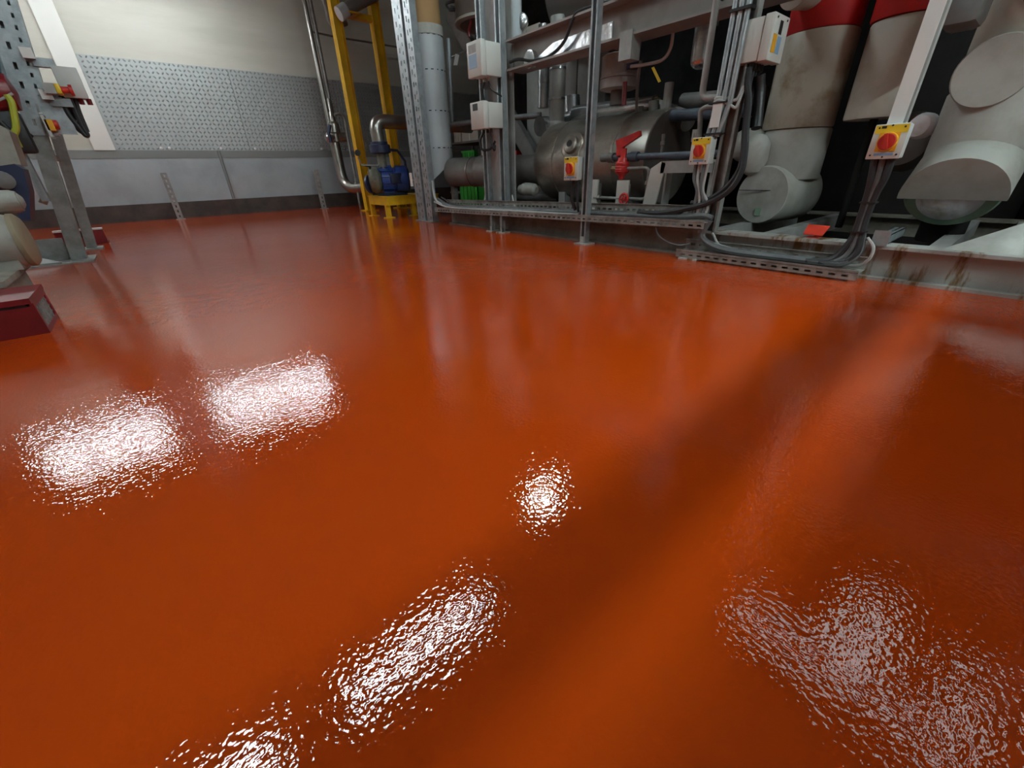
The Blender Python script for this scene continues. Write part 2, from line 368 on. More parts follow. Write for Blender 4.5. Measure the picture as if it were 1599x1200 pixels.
# white sloping gusset plate at the right edge
a, b, c = P(1492, 398, X=2.86), P(1599, 322, X=3.0), P(1640, 408, X=2.86)
gp = thing('gusset_plate', 'white sloping gusset plate on the skid at the right edge', 'plate', (2.9, -0.1, SH))
part(gp, 'sheet', MB().prism([(2.80, 0.20, SH), (2.80, -0.75, SH), (3.10, -0.75, 0.40), (3.10, -0.22, 0.40)], (0.012, 0, -0.012)), 'plaster')
part(gp, 'stiffener', MB().prism([(3.09, -0.24, SH), (3.09, -0.75, SH), (3.09, -0.75, 0.39), (3.09, -0.24, 0.39)], (0.012, 0, 0)), 'paint_grey')
# red card on the beam
solo('red_card', MB().prism([P(1254, 366, X=2.80), P(1284, 369, X=2.80), P(1296, 355, X=2.86), P(1262, 352, X=2.86)], (0, 0, 0.006)).box(2.80, 2.86, 0.70, 0.76, SH, SH+0.003), 'red_card', 'small bright red plastic wedge lying on the skid beam', 'wedge')

# ------------------------------------------------------------------ cable trays
def tray(name, label, y0, y1, x0, x1, z0, z1, hb, legs):
    """tray running along y from (y0,z0) to (y1,z1); slotted bed, tall slotted back rail, short front lip"""
    t = thing(name, label, 'cable tray', (x0, (y0+y1)/2, 0), 'cable trays along the skid')
    o = V(x0, y0, z0); u = V(0, y1-y0, z1-z0); L = u.length; w_ = x1-x0
    part(t, 'bed', MB().slotted(o, u, (1, 0, 0), L, w_, 0.003, [(w_*0.18, 0.012, 0.03, 0.055), (w_*0.5, 0.012, 0.03, 0.055), (w_*0.8, 0.012, 0.03, 0.055)]), 'tray')
    part(t, 'back_rail', MB().slotted(o+V(w_, 0, 0), u, (0, 0, 1), L, hb, 0.003, [(hb*0.55, 0.014, 0.03, 0.055)]).obox(o+V(w_-0.014, 0, hb), u, (0.016, 0, 0), (0, 0, 0.003)), 'tray')
    part(t, 'front_rail', MB().slotted(o, u, (0, 0, -1), L, 0.034, 0.003, [(0.016, 0.011, 0.03, 0.055)]).obox(o, u, (0.003, 0, 0), (0, 0, 0.014)), 'tray')
    for (y, w2) in legs:
        f = (y-y0)/(y1-y0); zt = z0+(z1-z0)*f-0.004
        g = part(t, 'leg', MB().box(x0+0.015, x0+0.02, y-0.022, y+0.022, 0.01, zt).box(x0+0.015, x0+0.05, y-0.022, y-0.018, 0.01, zt).box(x0+0.015, x0+0.05, y+0.018, y+0.022, 0.01, zt), 'galv_dull')
        part(g, 'foot', MB().box(x0-0.015, x0+0.085, y-w2, y+w2, 0, 0.01).box(x0+0.005, x0+0.014, y-0.012, y+0.012, 0.01, 0.05), 'skid_paint')
    return t
tray('cable_tray', 'long perforated cable tray with grey cables running along the far skid beam', 4.52, 1.27, 2.625, 2.80, 0.172, 0.225, 0.085, [(3.46, 0.05), (3.30, 0.05)])
tray('cable_tray', 'short perforated cable tray low on the floor at the near skid beam', 1.42, 0.44, 2.615, 2.735, 0.045, 0.045, 0.062, [(1.33, 0.06)])
def cable(name, pts, r, m, label, group='grey and black cables on the skid', n=8):
    return solo(name, MB().tube(smooth(pts, 7), r, n), m, label, 'cable', group)
GC = 'cables lying in the long tray'
cable('cable', [(2.71, 4.6, 0.25), (2.70, 4.3, 0.20), (2.70, 3.6, 0.205), (2.71, 2.8, 0.222), (2.70, 2.0, 0.236), (2.69, 1.5, 0.244), (2.69, 1.33, 0.262), (2.70, 1.26, 0.25)], 0.017, 'cable_grey', 'thick grey cable along the middle of the long tray', GC)
cable('cable', [(2.74, 4.62, 0.27), (2.745, 4.3, 0.20), (2.75, 3.4, 0.208), (2.745, 2.6, 0.222), (2.74, 2.36, 0.24), (2.72, 2.30, 0.33)], 0.012, 'cable_grey', 'thin grey cable at the back of the long tray', GC)
cable('cable', [(2.665, 4.58, 0.24), (2.66, 4.25, 0.192), (2.665, 3.5, 0.20), (2.66, 3.0, 0.21), (2.66, 2.4, 0.216), (2.665, 2.32, 0.23)], 0.009, 'cable_light', 'thin pale cable at the front of the long tray', GC)
cable('cable', [(2.78, 4.6, 0.28), (2.775, 4.2, 0.20), (2.78, 3.2, 0.212), (2.77, 2.2, 0.236), (2.77, 1.6, 0.246), (2.72, 1.45, 0.30)], 0.010, 'rubber', 'thin black cable at the back of the long tray', GC)
GL = 'cables lying in the low tray'
cable('cable', [(2.69, 1.27, 0.236), (2.685, 1.30, 0.15), (2.68, 1.24, 0.10), (2.675, 1.1, 0.072), (2.675, 0.8, 0.07), (2.675, 0.60, 0.072), (2.68, 0.52, 0.085), (2.70, 0.485, 0.14), (2.705, 0.50, 0.22)], 0.020, 'cable_grey', 'thick grey cable dropping from the long tray into the low tray', GL)
cable('cable', [(2.70, 1.22, 0.10), (2.705, 1.0, 0.066), (2.705, 0.7, 0.066), (2.70, 0.56, 0.075), (2.70, 0.50, 0.13), (2.695, 0.51, 0.25)], 0.010, 'cable_light', 'thin pale cable along the back of the low tray', GL)
cable('cable', [(2.715, 1.25, 0.16), (2.715, 1.15, 0.08), (2.715, 0.8, 0.066), (2.70, 0.5, 0.066), (2.685, 0.435, 0.10), (2.69, 0.43, 0.16), (2.70, 0.47, 0.205)], 0.008, 'cable_light', 'thin pale cable looping at the end of the low tray', GL)
cable('cable', [(2.66, 1.62, 0.17), (2.65, 1.58, 0.12), (2.65, 1.50, 0.085), (2.655, 1.42, 0.075), (2.67, 1.36, 0.09)], 0.006, 'cable_grey', 'thin grey cable looping between the two trays', GL)

# ------------------------------------------------------------------ strut channel posts
def strut(mb, x, y, z0, z1, w_=0.055, d=0.05, t=0.005, lip=0.014):
    """C channel upright, open side towards -x"""
    mb.box(x+d-t, x+d, y-w_/2, y+w_/2, z0, z1)
    for s in (-1, 1):
        ya, yb = sorted((y+s*w_/2, y+s*(w_/2-t))); mb.box(x, x+d-t, ya, yb, z0, z1)
        ya, yb = sorted((y+s*(w_/2-t), y+s*(w_/2-lip))); mb.box(x, x+t, ya, yb, z0, z1)
    return mb
t = thing('strut_post', 'tall galvanised strut post standing on the floor before the steel tank', 'post', (2.66, 2.25, 0))
part(t, 'channel', strut(MB(), 2.635, 2.25, 0.01, 2.4), 'galv')
part(t, 'foot', MB().box(2.60, 2.72, 2.19, 2.31, 0, 0.01).box(2.625, 2.634, 2.235, 2.265, 0.01, 0.06), 'skid_paint')

def isolator(label, y0, y1, z0, z1, xf, grp='rotary isolator switches'):
    w_ = y1-y0; h = z1-z0; yc = (y0+y1)/2; t = thing('isolator_switch', label, 'switch', (xf+0.03, yc, z0), grp)
    part(t, 'body', MB().rbox(xf+0.012, xf+0.075, y0+0.002, y1-0.002, z0+0.002, z1-0.002, 0.005), 'iso_grey')
    part(t, 'cover', MB().rbox(xf, xf+0.013, y0, y1, z0, z1, 0.004), 'box_white')
    part(t, 'yellow_strip', MB().box(xf-0.0015, xf+0.002, y0+0.004, y1-0.004, z0+h*0.74, z1-0.004), 'yellow_plate')
    part(t, 'amber_square', MB().box(xf-0.0025, xf+0.002, yc-w_*0.30, yc+w_*0.30, z0+h*0.22, z0+h*0.76), 'amber_plate')
    zc = z0+h*0.50; R = w_*0.30
    k = part(t, 'rotary_knob', MB().lathe((xf-0.002, yc, zc), (-1, 0, 0), [(0, R), (0.010, R), (0.014, R*0.94)], 28), 'amber_plate')
    part(k, 'dial', MB().lathe((xf-0.012, yc, zc), (-1, 0, 0), [(0, R*0.86), (0.008, R*0.86), (0.011, R*0.8)], 28), 'red_knob')
    g = V(0, math.sin(0.25), math.cos(0.25)); s = V(0, g.z, -g.y)
    part(k, 'grip', MB().obox(V(xf-0.04, yc, zc)-g*R*0.84-s*R*0.17, g*R*1.68, s*R*0.34, (0.022, 0, 0)), 'red_knob')
    for (fy, fz) in ((0.14, 0.90), (0.5, 0.955), (0.86, 0.90), (0.12, 0.12), (0.88, 0.12), (0.5, 0.06)):
        part(t, 'screw', MB().lathe((xf-0.001, y0+w_*fy, z0+h*fz), (-1, 0, 0), [(0, 0.0038), (0.002, 0.0038)], 8), 'black')
    part(t, 'name_strip', MB().box(xf-0.001, xf+0.001, y0+w_*0.22, y1-w_*0.22, z0+h*0.10, z0+h*0.17), 'label_blue')
    part(t, 'badge', MB().box(xf-0.0022, xf+0.001, y1-w_*0.34, y1-w_*0.2, z0+h*0.88, z0+h*0.95), 'black')
    return t
isolator('yellow faced rotary isolator on the strut post before the tank', 2.29, 2.43, 0.465, 0.625, 2.585)
isolator('yellow faced rotary isolator below the three grey conduits', 1.335, 1.455, 0.548, 0.69, 2.66)
isolator('yellow faced rotary isolator under the white square trunking', 0.448, 0.570, 0.548, 0.683, 2.62)
solo('mounting_bracket', MB().box(2.655, 2.675, 2.27, 2.42, 0.52, 0.56), 'galv', 'galvanised bracket holding the isolator to the strut post', 'bracket')
# conduit below isolator 1
cable('cable', [(2.63, 2.37, 0.468), (2.635, 2.375, 0.40), (2.64, 2.38, 0.32), (2.66, 2.36, 0.25)], 0.013, 'rubber', 'black cable under the isolator by the tank')
cable('cable', [(2.63, 2.33, 0.468), (2.635, 2.325, 0.40), (2.64, 2.325, 0.30), (2.66, 2.33, 0.24)], 0.010, 'rubber', 'thin black cable under the isolator by the tank')

# ------------------------------------------------------------------ steel column with control boxes
t = thing('steel_column', 'grey painted steel column rising from the skid beside the tank', 'column', (2.98, 3.66, SH))
part(t, 'flange', MB().box(2.89, 2.905, 3.47, 3.88, SH+0.012, 2.3), 'paint_grey')
part(t, 'flange', MB().box(2.975, 2.99, 3.47, 3.88, SH+0.012, 2.3), 'paint_grey')
part(t, 'web', MB().box(2.905, 2.975, 3.67, 3.682, SH+0.012, 2.3), 'paint_grey')
part(t, 'base_plate', MB().box(2.889, 3.02, 3.40, 3.95, SH, SH+0.012), 'paint_grey')
for y in (3.44, 3.89):
    s = -1 if y < 3.6 else 1
    part(t, 'gusset', MB().prism([(2.9, y, SH+0.012), (2.9, y+s*0.055, SH+0.012), (2.9, y, SH+0.16)], (0.015, 0, 0)), 'plaster')
for (yy, zz, lab) in ((3.50, 2.2, 'galvanised strut upright carrying the control boxes, nearer of the pair'), (3.77, 2.2, 'galvanised strut upright carrying the control boxes, farther of the pair')):
    t = thing('strut_upright', lab, 'post', (2.86, yy, SH)); part(t, 'channel', strut(MB(), 2.838, yy, SH+0.012, zz, 0.075), 'galv')
    part(t, 'foot', MB().box(2.838, 2.888, yy-0.06, yy+0.06, SH, SH+0.012), 'galv')
def control_box(label, x0, x1, y0, y1, z0, z1, top):
    t = thing('control_box', label, 'box', ((x0+x1)/2, (y0+y1)/2, z0), 'pale control boxes on the steel column')
    part(t, 'case', MB().rbox(x0+0.06, x1, y0, y1, z0, z1, 0.008), 'box_white')
    part(t, 'lid', MB().rbox(x0, x0+0.056, y0-0.006, y1+0.006, z0-0.006, z1+0.006, 0.008), 'box_white')
    h = z1-z0; w_ = y1-y0
    if top:
        part(t, 'display', MB().box(x0-0.002, x0+0.002, y0+0.30*w_, y1-0.14*w_, z1-h*0.32, z1-h*0.08), 'paint_grey')
        part(t, 'label_plate', MB().box(x0-0.002, x0+0.002, y0+0.30*w_, y1-0.14*w_, z0+h*0.24, z0+h*0.64), 'label_blue')
    else:
        part(t, 'display', MB().box(x0-0.002, x0+0.002, y0+0.42*w_, y1-0.2*w_, z1-h*0.30, z1-h*0.04), 'black')
    for yy in (y0+0.05, y0+0.11, y0+0.17): part(t, 'cable_gland', MB().cyl((x0+0.12, yy, z0-0.03), (x0+0.12, yy, z0), 0.013, 8), 'tan_rim' if top else 'black')
control_box('upper pale control box with a blue label on the steel column', 2.61, 2.838, 3.46, 3.655, 1.285, 1.525, True)
control_box('lower pale control box with a small black display on the column', 2.61, 2.838, 3.46, 3.655, 0.895, 1.095, False)
cable('cable', [(2.73, 3.58, 1.26), (2.72, 3.60, 1.2), (2.74, 3.62, 1.14), (2.75, 3.6, 1.09)], 0.011, 'rubber', 'black cable looping between the two pale control boxes')
cable('cable', [(2.73, 3.52, 1.26), (2.74, 3.50, 1.2), (2.78, 3.46, 1.16), (2.82, 3.45, 1.14)], 0.008, 'rubber', 'thin black cable below the upper control box')
cable('cable', [(2.73, 3.64, 0.87), (2.72, 3.68, 0.80), (2.73, 3.66, 0.73), (2.80, 3.62, 0.74), (2.83, 3.58, 0.80)], 0.011, 'rubber', 'black cable loop hanging under the lower control box')
cable('cable', [(2.73, 3.52, 0.87), (2.72, 3.50, 0.78), (2.75, 3.50, 0.72), (2.80, 3.55, 0.76)], 0.010, 'rubber', 'short black cable under the lower control box')
# long I beam
t = thing('roof_beam', 'grey steel I beam spanning from the column over the tank', 'beam', (3.0, 1.2, 1.33))
part(t, 'bottom_flange', MB().box(2.89, 3.10, -1.2, 3.46, 1.33, 1.345), 'beam_paint')
part(t, 'top_flange', MB().box(2.89, 3.10, -1.2, 3.46, 1.535, 1.55), 'beam_paint')
part(t, 'web', MB().box(2.985, 2.997, -1.2, 3.46, 1.345, 1.535), 'beam_paint')
part(t, 'foil_lagging', MB().prism([(2.982, 3.25, 1.347), (2.982, 2.36, 1.347), (2.982, 2.36, 1.46), (2.982, 2.95, 1.45)], (-0.012, 0, 0)), 'foil', 'shiny foil on the beam web')
part(t, 'splice_plate', MB().box(2.88, 2.985, 2.12, 2.22, 1.20, 1.36), 'paint_grey')
for y in (1.62, 1.58): part(t, 'bolt', MB().cyl((2.97, y, 1.40), (2.985, y, 1.40), 0.012, 8), 'black')
part(t, 'end_bracket', MB().cyl((2.93, 3.20, 1.38), (2.975, 3.20, 1.38), 0.065, 16), 'foil')
cable('cable', [(2.90, 3.42, 1.39), (2.93, 3.33, 1.40), (2.93, 3.15, 1.36), (2.93, 2.95, 1.36), (2.92, 2.78, 1.42), (2.90, 2.68, 1.53), (2.90, 2.60, 1.56), (2.93, 2.3, 1.56)], 0.012, 'rubber', 'black cable sagging along the steel beam')

# ------------------------------------------------------------------ steel tank
TX, TZ, TR = 3.42, 0.60, 0.345
t = thing('steel_tank', 'large dull steel cylinder tank lying behind the red valve', 'tank', (TX, 2.7, SH))
part(t, 'shell', MB().lathe((TX, 2.06, TZ), (0, 1, 0), [(0, TR-0.004), (0.006, TR), (1.18, TR), (1.24, TR*0.96), (1.29, TR*0.85), (1.32, TR*0.6)], 56), 'tank_steel')
part(t, 'end_cap', MB().lathe((TX, 2.06, TZ), (0, -1, 0), [(0, TR*0.985), (0.008, TR*0.97)], 56), 'vessel_brown', 'dark end face')
for y in (2.36, 3.05): part(t, 'strap', MB().lathe((TX, y, TZ), (0, 1, 0), [(0, TR+0.001), (0.002, TR+0.007), (0.024, TR+0.007), (0.026, TR+0.001)], 56), 'tank_steel')
nz = P(893, 224, X=TX-TR-0.01); ndir = V(-1, -0.12, 0.32).normalized()
n0 = V(TX, nz.y+0.02, TZ)+V(-0.93, 0, 0.36)*TR
part(t, 'nozzle', MB().lathe(n0-ndir*0.02, ndir, [(0, 0.115), (0.03, 0.115), (0.035, 0.105), (0.036, 0.075), (0.07, 0.07), (0.075, 0.06)], 28), 'tank_steel')
part(t, 'nozzle_bore', MB().lathe(n0+ndir*0.054, ndir, [(0, 0.028), (0.003, 0.028)], 16), 'black')
part(t, 'patch_plate', MB().lathe((TX, 2.72, TZ), (0, 1, 0), [(0, TR+0.0005), (0.001, TR+0.004), (0.16, TR+0.004), (0.161, TR+0.0005)], 56), 'stainless')
for y in (2.26, 3.0): part(t, 'saddle', MB().box(TX-0.25, TX+0.25, y-0.04, y+0.04, SH, TZ-TR+0.09), 'paint_grey')
# white support plates before the tank
for i, (y0, y1, zt, lab) in enumerate(((2.36, 2.45, 0.46, 'white upright support plate left of the strut post under the tank'), (2.06, 2.17, 0.455, 'white upright support plate under the red valve'))):
    t = thing('support_plate', lab, 'plate', (2.93, (y0+y1)/2, SH), 'white plates before the tank')
    part(t, 'plate', MB().box(2.92, 2.935, y0, y1, SH, zt), 'box_white'); part(t, 'rib', MB().box(2.935, 3.02, (y0+y1)/2-0.006, (y0+y1)/2+0.006, SH, zt-0.03), 'paint_grey')
t = thing('bracket_frame', 'pale steel bracket frame with a sloping leg right of the red handwheel', 'bracket', (2.95, 1.75, SH))
part(t, 'sloping_leg', MB().prism([(2.90, 1.92, SH), (2.90, 1.82, SH), (2.90, 1.755, 0.56), (2.90, 1.79, 0.575), (2.90, 1.87, 0.53)], (0.014, 0, 0)), 'box_white')
part(t, 'upright', MB().box(2.914, 2.99, 1.745, 1.76, SH, 0.575), 'paint_grey')
part(t, 'top_rail', MB().box(2.90, 2.99, 1.42, 1.79, 0.56, 0.575).box(2.90, 2.912, 1.42, 1.79, 0.50, 0.56), 'paint_grey')
part(t, 'far_upright', MB().box(2.93, 2.99, 1.42, 1.44, SH, 0.56), 'paint_grey')
# horizontal blue-grey pipe with red valve
bpz = 0.612
t = thing('service_pipe', 'blue grey lagged service pipe running before the tank', 'pipe', (2.95, 1.8, bpz))
part(t, 'pipe_run', MB().tube([(2.95, 2.36, bpz), (2.95, 2.2, bpz), (2.95, 1.6, bpz-0.005), (2.95, 1.42, bpz-0.005)], 0.022, 12), 'pipe_blue')
part(t, 'coupling', MB().lathe((2.95, 2.24, bpz), (0, 1, 0), [(0, 0.035), (0.05, 0.035), (0.055, 0.028), (0.12, 0.028)], 14), 'pipe_dark')
part(t, 'coupling', MB().lathe((2.95, 2.02, bpz), (0, 1, 0), [(0, 0.033), (0.06, 0.035), (0.06, 0.028), (0.09, 0.028)], 14), 'pipe_blue')
part(t, 'vent_stub', MB().lathe((2.95, 1.83, bpz+0.01), (0, 0, 1), [(0, 0.010), (0.05, 0.010), (0.055, 0.017), (0.075, 0.017), (0.08, 0.011), (0.10, 0.014), (0.12, 0.014)], 10), 'pipe_dark')
part(t, 'bleed_stub', MB().cyl((2.95, 1.60, bpz), (2.95, 1.60, bpz+0.12), 0.012, 8), 'galv_dull')
part(t, 'bleed_tap', MB().box(2.94, 2.96, 1.585, 1.615, bpz+0.07, bpz+0.14), 'paint_grey')
t = thing('ball_valve', 'red lever valve with ribbed red body before the tank', 'valve', (2.93, 2.14, 0.47))
part(t, 'body', MB().lathe((2.93, 2.14, 0.46), (0, 0, 1), [(0, 0.018), (0.02, 0.02), (0.035, 0.034), (0.05, 0.05), (0.055, 0.055), (0.062, 0.05), (0.068, 0.055), (0.078, 0.05), (0.084, 0.055), (0.094, 0.05), (0.10, 0.053), (0.115, 0.05), (0.12, 0.042), (0.15, 0.036)], 20), 'red_valve')
lv0, lv1 = P(968, 230, X=2.91), P(997, 212, X=2.87)
part(t, 'stem', MB().cyl((2.93, 2.14, 0.60), (2.93, 2.14, 0.67), 0.024, 12), 'red_valve')
ld = (lv1-lv0).normalized()
part(t, 'lever', MB().prism([lv0+V(0, 0.03, 0.0), lv0+V(0, 0.045, 0.045), lv1+V(0, 0.0, 0.03), lv1+V(0, -0.01, 0.0), lv0+V(0, -0.025, 0.0), lv0+V(0, -0.03, -0.05), lv0+V(0, 0.03, -0.06)], (0.03, 0, 0)), 'red_valve')
t = thing('drain_pipe', 'thin grey drain pipe loop below the red lever valve', 'pipe', (2.92, 2.0, 0.32))
part(t, 'pipe_run', MB().tube(fillet([(2.93, 2.21, 0.535), (2.93, 1.90, 0.535), (2.93, 1.90, 0.325), (2.93, 2.40, 0.325)], 0.04), 0.012, 10), 'galv_dull')
part(t, 'union_nut', MB().cyl((2.93, 1.90, 0.425), (2.93, 1.90, 0.45), 0.022, 8), 'stainless')
part(t, 'union_nut', MB().cyl((2.93, 2.33, 0.325), (2.93, 2.36, 0.325), 0.022, 8), 'stainless')
part(t, 'brass_plug', MB().cyl((2.93, 2.18, 0.535), (2.93, 2.235, 0.535), 0.018, 8), 'brass_dirt')
t = thing('handwheel_valve', 'small red handwheel valve on the thin drain pipe', 'valve', (2.91, 2.09, 0.30))
wc = V(2.895, 2.075, 0.325)
ring = [wc+V(0, 0.037*math.cos(a), 0.037*math.sin(a)) for a in [2*math.pi*k/20 for k in range(21)]]
part(t, 'wheel_rim', MB().tube(ring, 0.0085, 8, cap=False), 'red_valve')
mb = MB()
for k in range(5):
    a = 2*math.pi*k/5; mb.cyl(wc, wc+V(0, 0.037*math.cos(a), 0.037*math.sin(a)), 0.006, 6)
part(t, 'spokes', mb, 'red_valve'); part(t, 'hub', MB().lathe(wc+V(0.03, 0, 0), (-1, 0, 0), [(0, 0.016), (0.035, 0.016), (0.045, 0.010)], 12), 'red_valve')

# ------------------------------------------------------------------ pipework above and behind the tank
def vpipe(name, label, x, y, z0, z1, r, m, bands=(), cat='pipe', group=None, bm='foil'):
    t = thing(name, label, cat, (x, y, z0), group); part(t, 'pipe_run', MB().cyl((x, y, z0), (x, y, z1), r, 24), m)
    for z in bands: part(t, 'band', MB().lathe((x, y, z), (0, 0, 1), [(0, r), (0.001, r+0.004), (0.018, r+0.004), (0.019, r)], 24), bm)
    return t
p = P(849, 130, X=3.45); vpipe('foil_pipe', 'shiny foil wrapped pipe stub left of the grey riser', 3.45, p.y, P(849, 169, X=3.45).z, 1.75, 0.055, 'foil', (1.1, 1.3))
p = P(870, 150, X=3.40); t = vpipe('riser_pipe', 'grey clad riser pipe standing on the tank', 3.40, p.y, 0.90, 1.75, 0.075, 'grey_clad', (P(868, 157, X=3.4).z, P(868, 110, X=3.4).z))
part(t, 'saddle_flare', MB().lathe((3.40, p.y, 0.88), (0, 0, 1), [(0, 0.14), (0.012, 0.138), (0.03, 0.10), (0.08, 0.078)], 24), 'grey_clad')
t = thing('lagged_elbow', 'grey lagged bend hugging the far end of the tank', 'pipe', (3.55, 3.35, 0.7))
part(t, 'bend', MB().tube(fillet([(3.75, 3.45, 1.2), (3.75, 3.42, 0.98), (3.45, 3.40, 0.93), (3.25, 3.4, 0.92)], 0.16), 0.085, 16), 'foil')
# vertical grey pump can
pc = P(968, 110, X=3.30)
t = thing('canister_pump', 'grey upright canister hanging under the steel beam', 'pump', (3.30, pc.y, 1.0))
zb, zt = P(968, 141, X=3.30).z, P(968, 86, X=3.30).z
part(t, 'can', MB().lathe((3.30, pc.y, zb), (0, 0, 1), [(0, 0.12), (0.01, 0.15), (0.07, 0.152), (0.075, 0.145), (zt-zb-0.01, 0.145), (zt-zb, 0.13)], 32), 'paint_grey')
part(t, 'rim', MB().lathe((3.30, pc.y, zb+0.075), (0, 0, 1), [(0, 0.146), (0.003, 0.151), (0.015, 0.151), (0.018, 0.146)], 32), 'paint_grey')
part(t, 'neck', MB().cyl((3.34, pc.y-0.05, zt-0.01), (3.34, pc.y-0.05, 1.50), 0.075, 20), 'pipe_dark')
part(t, 'motor', MB().cyl((3.25, pc.y-0.16, zt-0.12), (3.25, pc.y-0.16, zt+0.08), 0.05, 16), 'blue_dark')
part(t, 'underside', MB().cyl((3.30, pc.y, zb-0.10), (3.30, pc.y, zb), 0.06, 16), 'vessel_brown')
cable('conduit', [P(985, 104, X=3.1), P(1012, 100, X=3.1), P(1035, 93, X=3.1), P(1047, 75, X=3.1), P(1051, 50, X=3.1), P(1054, 30, X=3.1)], 0.011, 'cable_light', 'pale flexible conduit curving up under the beam')
solo('cable_tag', MB().prism([P(1017, 106, X=3.08), P(1021, 104, X=3.08), P(1032, 127, X=3.08), P(1028, 129, X=3.08)], (0.003, 0, 0)), 'yellow_plate', 'long yellow tag tied to the flexible conduit', 'tag')
cable('conduit', [P(994, 175, X=3.2), P(995, 140, X=3.15), P(998, 110, X=3.12), P(1001, 95, X=3.1)], 0.012, 'pipe_dark', 'dark conduit running up the canister side')
solo('rusty_rod', MB().cyl(P(974, 165, X=3.1), P(976, 128, X=3.1), 0.018, 10), 'red_paint', 'short rusty red rod above the tank', 'rod')
# pipes right on top of tank
t = thing('header_pipe', 'foil clad header pipe lying above the tank', 'pipe', (3.62, 2.7, 0.95))
part(t, 'pipe_run', MB().cyl((3.60, 2.35, 1.0), (3.60, 3.25, 1.02), 0.075, 20), 'foil')
part(t, 'branch', MB().cyl((3.55, 2.45, 0.90), (3.55, 2.45, 1.0), 0.045, 14), 'grey_clad')
part(t, 'branch', MB().cyl((3.47, 2.16, 0.92), (3.47, 2.16, 1.12), 0.035, 14), 'grey_clad')
part(t, 'branch', MB().cyl((3.50, 2.30, 0.92), (3.50, 2.30, 1.02), 0.04, 14), 'paint_grey')
t = thing('slanted_pipe', 'grey slanted lagged pipe right above the tank', 'pipe', (3.6, 1.9, 0.95))
part(t, 'pipe_run', MB().tube([P(1005, 165, X=3.65), P(1030, 172, X=3.60), P(1075, 190, X=3.5)], 0.07, 18), 'grey_clad')
part(t, 'collar', MB().lathe(P(1016, 168, X=3.62), (-0.2, -0.9, -0.3), [(0, 0.085), (0.05, 0.085)], 20), 'brass_dirt')
solo('cold_pipe', MB().tube([(3.40, 2.25, 0.90), (3.38, 1.9, 0.88), (3.32, 1.6, 0.865), (3.30, 1.42, 0.86)], 0.04, 16), 'pipe_blue', 'dark blue grey pipe running above the tank end to the right', 'pipe')
solo('cold_pipe', MB().tube([(3.6, 2.1, 1.0), (3.55, 1.7, 0.97), (3.52, 1.45, 0.96)], 0.055, 16), 'pipe_dark', 'thick dark pipe behind the three grey conduits', 'pipe')
p0, p1 = P(1093, 100, X=3.25), P(1103, 20, X=3.25)
solo('foil_stub', MB().lathe(V(3.25, p0.y, p0.z-0.03), (0, 0, 1), [(0, 0.02), (0.01, 0.045), (0.03, 0.062), (0.05, 0.066), (0.55, 0.066)], 24), 'foil', 'rounded foil clad pipe stub hanging under the steel beam', 'pipe')
# dark vessel overhead; near-black cylinders added behind for the unlit depth
t = thing('overhead_vessel', 'large dark cylinder vessel hanging above the steel beam', 'vessel', (3.75, 2.6, 1.6))
part(t, 'shell', MB().lathe((3.75, 1.9, 2.0), (0, 1, 0), [(0, 0.40), (0.02, 0.44), (1.5, 0.44), (1.56, 0.40), (1.6, 0.3)], 40), 'vessel_brown')
for y in (2.2, 3.1): part(t, 'cradle', MB().box(3.4, 4.1, y-0.03, y+0.03, 1.55, 1.70), 'paint_grey')
t = thing('shade_cylinder', 'added near-black cylinder filling the unlit depth behind the white pipes', 'vessel', (4.9, 0.9, 0))
part(t, 'shell', MB().lathe((5.35, 0.9, 0), (0, 0, 1), [(0, 0.8), (0.02, 0.85), (2.2, 0.85), (2.28, 0.7)], 40), 'unlit_dark')
t = thing('shade_cylinder', 'added near-black cylinder filling the unlit depth at the right edge', 'vessel', (5.0, -1.0, 0))
part(t, 'shell', MB().lathe((5.35, -1.0, 0), (0, 0, 1), [(0, 0.8), (0.02, 0.85), (2.2, 0.85), (2.28, 0.7)], 40), 'unlit_dark')
ya, yb = sorted((P(822, 150, X=4.4).y, P(946, 150, X=4.4).y))
t = thing('rear_cabinet', 'grey sheet metal cabinet behind the steel tank', 'cabinet', (4.7, (ya+yb)/2, 0))
k = (yb-ya)/3
part(t, 'body', MB().box(4.42, 4.53, ya, yb, 0, 1.75), 'pipe_dark')
for i in range(3): part(t, 'door', MB().rbox(4.40, 4.42, ya+k*i+0.008, ya+k*(i+1)-0.008, 0.05, 1.72, 0.004), 'sheet_grey')
part(t, 'top_trim', MB().box(4.39, 4.54, ya-0.01, yb+0.01, 1.75, 1.78), 'pipe_dark')

# ------------------------------------------------------------------ conduits, trunking and box on the right
GCD = 'grey conduits above the isolator'
for i, (dy, lab) in enumerate(((0.045, 'leftmost of the three grey conduits rising from the isolator'), (0.0, 'middle of the three grey conduits rising from the isolator'), (-0.045, 'rightmost of the three grey conduits rising from the isolator'))):
    solo('conduit', MB().tube([(2.70, 1.355+dy*0.6, 0.69), (2.70, 1.322+dy*0.8, 0.85), (2.70, 1.315+dy*0.8, 2.2)], 0.014, 10), 'galv', lab, 'conduit', GCD)
t = thing('trunking', 'galvanised slotted backing trunk behind the three conduits', 'trunking', (2.75, 1.36, SH))
part(t, 'channel', strut(MB(), 2.735, 1.285, SH, 2.3, 0.075, 0.05), 'galv_dull')
solo('label_strip', MB().box(2.680, 2.684, 1.318, 1.372, 0.735, 0.85), 'label_white', 'white label sleeve wrapped over the conduits above the isolator', 'label')
for z, lab in ((0.85, 'black tie around the conduits at the white label'), (0.70, 'black tie around the conduits on top of the isolator')):
    solo('cable_tie', MB().box(2.676, 2.74, 1.30, 1.40, z, z+0.008), 'black', lab, 'tie')
